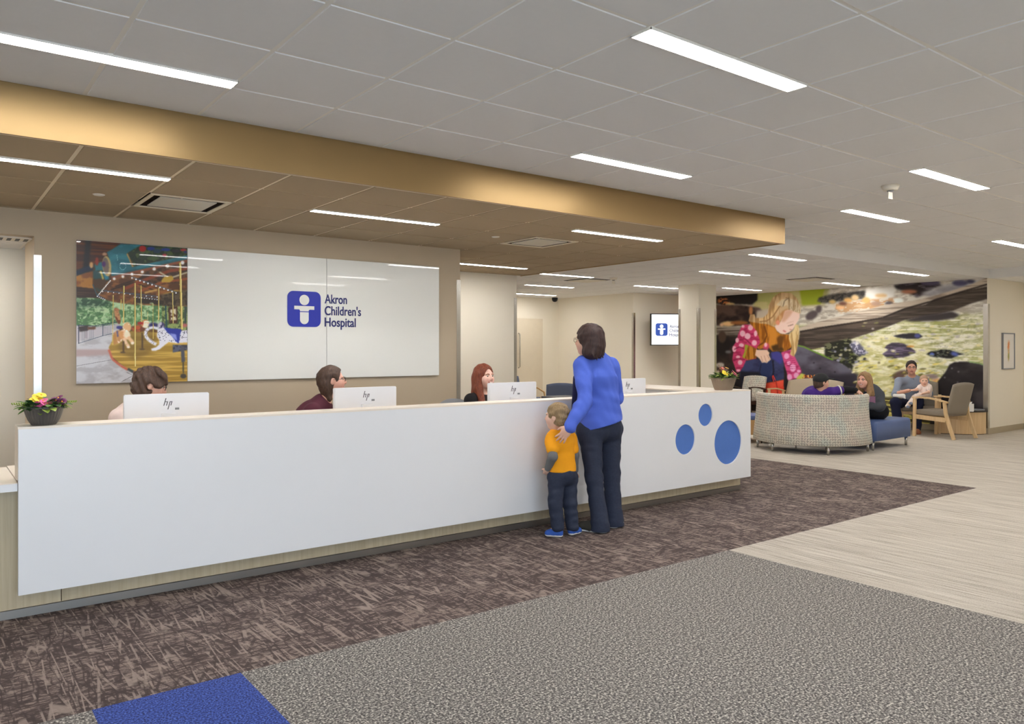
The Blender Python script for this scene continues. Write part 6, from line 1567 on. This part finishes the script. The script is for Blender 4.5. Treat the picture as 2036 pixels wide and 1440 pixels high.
# his right side is on the left of the picture
J['knR'], J['knL'] = V3(W(1780, 800, 13.46)), V3(W(1826, 798, 13.34)); J['anR'], J['anL'] = V3(W(1786, 850, 13.50)), V3(W(1822, 853, 13.32))
for q in 'LR': J['toe' + q] = J['an' + q] + V3((-.12, -.08, 0)); J['toe' + q][2] = .03; J['an' + q][2] = .085
J['shR'], J['shL'] = V3(W(1788, 758, 13.78)), V3(W(1838, 757, 13.72)); J['elR'], J['elL'] = V3(W(1779, 784, 13.66)), V3(W(1848, 783, 13.60)); J['wrR'], J['wrL'] = V3(W(1806, 777, 13.38)), V3(W(1832, 790, 13.30))
Mchk = cloth('light blue grey checked shirt', (142, 152, 170)); Mind = cloth('indigo denim', (30, 34, 58))
def man_hair(F, h, c):
    E = hair_cap(F, h, .008); E(0, .10, -.010, .080, .080, .098, .012, -1); E(0, 0, -.17, .14, .14, .125, .012, -1); F.wrinkle(.002, 110, 6)
MAN = person('person', 'man with glasses, blue grey shirt and jeans seated before the mural, holding the baby', 'person', J, hm, dict(arm=(.052, .042, .032), leg=(.085, .062, .048), hip=.165, waist=.155, chest=.170, s=1.0, fd=.68, nr=.056), .0085, (pel.x, pel.y, 0),
       lambda h: skin_color(h, (222, 168, 144), brow=(52, 38, 32)), man_hair, Hdk, shirt(Mchk, 'shirt', t1=1.25, hem=-.02, extra=lambda F, c: [F.cap(c['J']['neck'] + c['br'] * q * .055 + V3((0, 0, .035)), c['J']['neck'] + c['bf'] * .085 + c['br'] * q * .022 + V3((0, 0, -.02)), .017, .014, .008) for q in (-1, 1)]), trousers(Mind, .020, .006, zmin=.05), shoes(mat('tan leather', rgb(142, 84, 52), .45), None, .012), handsR=dict(n=(.0, .2, -1), curl=.7), handsL=dict(n=(0, 0, 1), curl=.7))
eyes(MAN['h'], MAN['o']); glasses(MAN['h'], MAN['o'], M['black'])
# baby on his left leg
hbb = Head(W(1837, 757.5, 13.38), (-.85, -.52, -.1), s=.80)
pb_ = W(1840, 784, 13.40)
J = sitter(pb_, (-.85, -.50, 0), W(1840, 767, 13.40), W(1822, 788, 13.22), W(1818, 790, 13.34), W(1810, 801, 13.20), W(1804, 808, 13.26), .07)
J['hipL'] = V3(pb_) + V3((.02, -.04, 0)); J['hipR'] = V3(pb_) + V3((-.02, .05, 0)); J['shL'] = V3(W(1848, 770, 13.34)); J['shR'] = V3(W(1829, 770, 13.40)); J['elR'] = V3(W(1822, 775, 13.30)); J['wrR'] = V3(W(1815, 776, 13.26)); J['elL'] = V3(W(1846, 780, 13.22)); J['wrL'] = V3(W(1834, 783, 13.18))
for q in 'LR': J['toe' + q] = J['an' + q] + V3((-.05, -.04, -.01))
def baby_hair(F, h, c):
    E = hair_cap(F, h, .004); E(0, .080, -.030, .090, .080, .095, .012, -1); E(0, 0, -.17, .14, .14, .11, .012, -1)
def baby_suit(c):
    F = Field(c['lo'], c['hi'], .006); c['torso'](F, .012); c['legs'](F, .008); c['arms'](F, .010, 0, .7); F.wrinkle(.002, 60, 3); F.ell(c['J']['neck'] + V3((0, 0, .035)), (.035, .035, .03), None, .006, -1); field_obj('romper', F, cloth('pale pink romper', (240, 224, 216), .8, .02), c['o'])
def baby_shoes(c):
    for q in 'LR':
        a, t = c['J']['an' + q], c['J']['toe' + q]; F = Field(np.minimum(a, t) - .06, np.maximum(a, t) + .06, .005); F.cap(a + V3((0, 0, -.008)), t, .026, .024, .01); field_obj('shoe', F, cloth('grey baby shoe', (130, 140, 160)), c['o'])
BB = person('person', 'baby in a pale pink romper sitting on the lap of the man in glasses', 'person', J, hbb, dict(arm=(.024, .022, .018), leg=(.040, .034, .026), hip=.072, waist=.072, chest=.074, s=.45, fd=.85, nr=.045, floor=False), .0065, (pb_.x, pb_.y, pb_.z - .09),
       lambda h: skin_color(h, (240, 196, 172), brow=(190, 150, 120)), baby_hair, Hbaby, baby_suit, None, baby_shoes, handsL=dict(s=.42), handsR=dict(s=.42))
eyes(BB['h'], BB['o'])
# white cloth on his knee
F_ = Field(V3(W(1787, 788, 13.45)) - .12, V3(W(1787, 788, 13.45)) + .12, .006)
c0 = V3(W(1787, 788, 13.44)); F_.cap(c0 + V3((-.05, .05, .012)), c0 + V3((.05, -.06, -.0)), .030, .034, .02); F_.cap(c0 + V3((.04, -.05, 0)), c0 + V3((.03, -.09, -.03)), .034, .02, .02); F_.wrinkle(.004, 60, 2)
cl = thing('muslin_cloth', tuple(c0), 0, 'crumpled white cloth lying on the knee of the seated man', 'cloth'); o = field_obj('fabric', F_, M['paper'], cl)

# young woman in the grey hooded sweatshirt on the blue bench
hg = Head(W(1718, 757, 11.35), (-.90, .02, .02), s=1.0)
pg = W(1742, 812, 11.55)
J = sitter(pg, (-.92, .30, 0), W(1726, 776, 11.42), W(1703, 818, 11.62), W(1712, 822, 11.30), W(1700, 868, 11.75), W(1712, 872, 11.45), .165)
J['pelvis'][2] = .55
for q in 'LR': J['hip' + q][2] = .54; J['kn' + q][2] = .54; J['an' + q][2] = .09
J['knL'] = J['hipL'] + V3((-.34, .10, 0)); J['knR'] = J['hipR'] + V3((-.38, .26, 0))
J['knL'] = V3((11.17, 6.05, .53)); J['knR'] = V3((11.28, 6.28, .55)); J['anL'] = V3((11.07, 6.42, .09)); J['anR'] = V3((11.2, 6.55, .09))
for q in 'LR': J['toe' + q] = J['an' + q] + V3((-.10, .07, 0)); J['toe' + q][2] = .03
J['shL'] = V3(W(1748, 787, 11.38)); J['shR'] = V3(W(1708, 784, 11.55)); J['elL'] = V3(W(1750, 808, 11.25)); J['wrL'] = V3(W(1718, 807, 11.10)); J['elR'] = V3(W(1703, 800, 11.5)); J['wrR'] = V3(W(1712, 808, 11.25))
Mhood = cloth('charcoal heather sweatshirt', (74, 78, 86))
def hood(F, c): h = c['h']; F.ell(c['J']['neck'] - c['bf'] * .06 + V3((0, 0, .01)), (.10, .10, .075), None, .05)
def girl_hair(F, h, c):
    E = hair_cap(F, h, .013); E(0, .104, -.016, .068, .080, .102, .010, -1)
    for q in (-1, 1): F.cap(h.p(q * .068, -.01, .02), h.p(q * .086, .01, -.14), .032, .034, .03); F.cap(h.p(q * .086, .01, -.14), h.p(q * .10, .05, -.24), .034, .022, .03); F.cap(h.p(q * .04, -.06, .0), h.p(q * .08, -.06, -.2), .05, .045, .03)
    E(0, .10, -.045, .058, .07, .085, .010, -1); F.wrinkle(.0022, 90, 6, h.r, 2.5)
GW = person('person', 'young woman with long dark blond hair and grey hooded sweatshirt laughing on the blue bench', 'person', J, hg, dict(ADW, chest=.155, waist=.15, arm=(.054, .046, .03)), .0085, (pg.x, pg.y, 0),
       lambda h: skin_color(h, (238, 184, 162), smile=True), girl_hair, Hdb, shirt(Mhood, 'sweatshirt', g=.018, hem=-.05, extra=hood, collar=.75), trousers(Mblk, .012, zmin=.05), shoes(M['black'], None, .01))
eyes(GW['h'], GW['o'])
b = J['chest'] + N3(V3((-.85, -.2, 0))) * .13
o = boxo('chest_print', -.075, .075, -.004, .004, -.05, .05, cloth('faded pink print', (150, 110, 136))); o.location = tuple(V3(W(1729, 795, 11.18))); o.rotation_euler = (0, 0, math.radians(-62)); ck(o, GW['o'])

# boy with black cap in a purple jersey on the curved sofa
hc = Head(W(1633, 761, 11.0), (.80, -.42, .02), s=.98)
pc = V3((10.62, 6.42, .55))
J = sitter(pc, (.62, .78, 0), W(1630, 779, 11.02), (10.95, 6.72, .52), (10.85, 6.9, .52), (11.0, 6.95, .09), (10.8, 7.05, .09), .165)
J['shR'] = V3(W(1652, 780, 10.98)); J['elR'] = V3(W(1680, 775, 10.98)); J['wrR'] = V3(W(1702, 777, 10.93)); J['shL'] = V3(W(1609, 784, 11.02)); J['elL'] = V3(W(1600, 812, 11.2)); J['wrL'] = V3(W(1610, 820, 11.4))
for q, a in (('L', (10.72, 7.0, .09)), ('R', (10.86, 6.75, .09))): J['an' + q] = V3(a); J['toe' + q] = V3(a) + V3((.08, .1, -.06))
Mpurple = cloth('purple jersey', (74, 44, 132), .7, .05); Mbs = cloth('black sleeve', (30, 29, 32))
def jersey(c):
    J = c['J']; F = Field(c['lo'], c['hi'], .007); c['arms'](F, .014, 0, 1.92); F.wrinkle(.003, 50, 2); field_obj('undershirt_sleeves', F, Mbs, c['o'])
    F = Field(c['lo'], c['hi'], .007); c['torso'](F, .020); c['arms'](F, .024, 0, .62); F.wrinkle(.004, 34, 2); F.cut(J['pelvis'] + V3((0, 0, .0)), (0, 0, -1)); F.ell(J['neck'] + V3((0, 0, .06)), (.055, .055, .05), None, .006, -1); jo = field_obj('jersey', F, Mpurple, c['o'])
    a, b = J['shR'], J['elR']; p = a + (b - a) * .60; F = Field(p - .12, p + .12, .006); F.cap(a, a + (b - a) * .66, .082, .080, .01); F.cut(p - N3(b - a) * .012, -(b - a)); F.cut(p + N3(b - a) * .004, (b - a)); field_obj('white_trim', F, M['paper'], c['o'])
def cap_hair(F, h, c):
    E = hair_cap(F, h, .006); E(0, .085, -.035, .084, .075, .090, .012, -1); E(0, 0, -.17, .14, .14, .115, .012, -1); E(0, 0, .16, .2, .2, .13, .01, -1)
CAPB = person('person', 'boy in black cap and purple jersey, arm along the top of the curved sofa', 'person', J, hc, dict(arm=(.046, .038, .030), leg=(.078, .055, .042), hip=.15, waist=.135, chest=.148, s=.95, fd=.7, nr=.05), .0075, (pc[0], pc[1], 0),
       lambda h: skin_color(h, (226, 176, 152)), cap_hair, Hbr2, jersey, trousers(Mblk, .012, zmin=.05), shoes(M['black'], M['paper'], .01), handsR=dict(n=(.3, .3, -1), curl=.7, spread=.3, d=(.55, -.60, -.35)))
F_ = Field(hc.c - .2, hc.c + .25, .005)
F_.ell(hc.p(0, -.008, .044), (.094, .112, .096), hc.ax, .01); F_.cut(hc.p(0, 0, .022), -hc.u + hc.f * .2)
F_.cap(hc.p(-.03, .09, .058), hc.p(-.02, .165, .048), .045, .038, .01, hc.u, .26); F_.cap(hc.p(.03, .09, .058), hc.p(.02, .165, .048), .045, .038, .01, hc.u, .26)
field_obj('baseball_cap', F_, mat('black cap cloth', rgb(34, 36, 38), .8), CAPB['o'])
# ================================================================== OUTSIDE, LIGHT, CAMERA
gr = boxo('ground_outside', -9, 12, -9, YS_ - .25, -.12, -.02, mat('pale concrete pavement', rgb(190, 190, 186), .9)); gr['kind'] = 'structure'
w = bpy.data.worlds.new('World'); bpy.context.scene.world = w; w.use_nodes = True
nt = w.node_tree; bg = nt.nodes['Background']
bg.inputs['Color'].default_value = (.70, .84, 1.0, 1); bg.inputs['Strength'].default_value = 4.5
# daylight sampling portal in the glazed opening
pl_ = bpy.data.lights.new('daylight_portal', 'AREA'); pl_.shape = 'RECTANGLE'; pl_.size = 5.85; pl_.size_y = 2.5; pl_.cycles.is_portal = True
po = bpy.data.objects.new('daylight_portal', pl_); C.objects.link(po); po.location = (-.775, YS_ - .21, 1.27); po.rotation_euler = (math.radians(90), 0, 0)
cam = bpy.data.cameras.new('camera'); co = bpy.data.objects.new('camera', cam); C.objects.link(co)
co.location = (0, 0, H); co.rotation_euler = (PI / 2, 0, -YAW)
cam.sensor_width = 36; cam.lens = F / 2036 * 36; cam.shift_x = (1018 - CX) / 2036; cam.shift_y = (CY - 720) / 2036; cam.clip_start = .05
sc = bpy.context.scene; sc.camera = co
sc.view_settings.view_transform = 'Standard'; sc.view_settings.look = 'None'; sc.view_settings.gamma = 1; sc.view_settings.exposure = 0.72
sc.cycles.max_bounces = 9; sc.cycles.diffuse_bounces = 7; sc.cycles.glossy_bounces = 3; sc.cycles.caustics_reflective = False; sc.cycles.caustics_refractive = False
sc.cycles.sample_clamp_indirect = 6
bpy.context.view_layer.update()
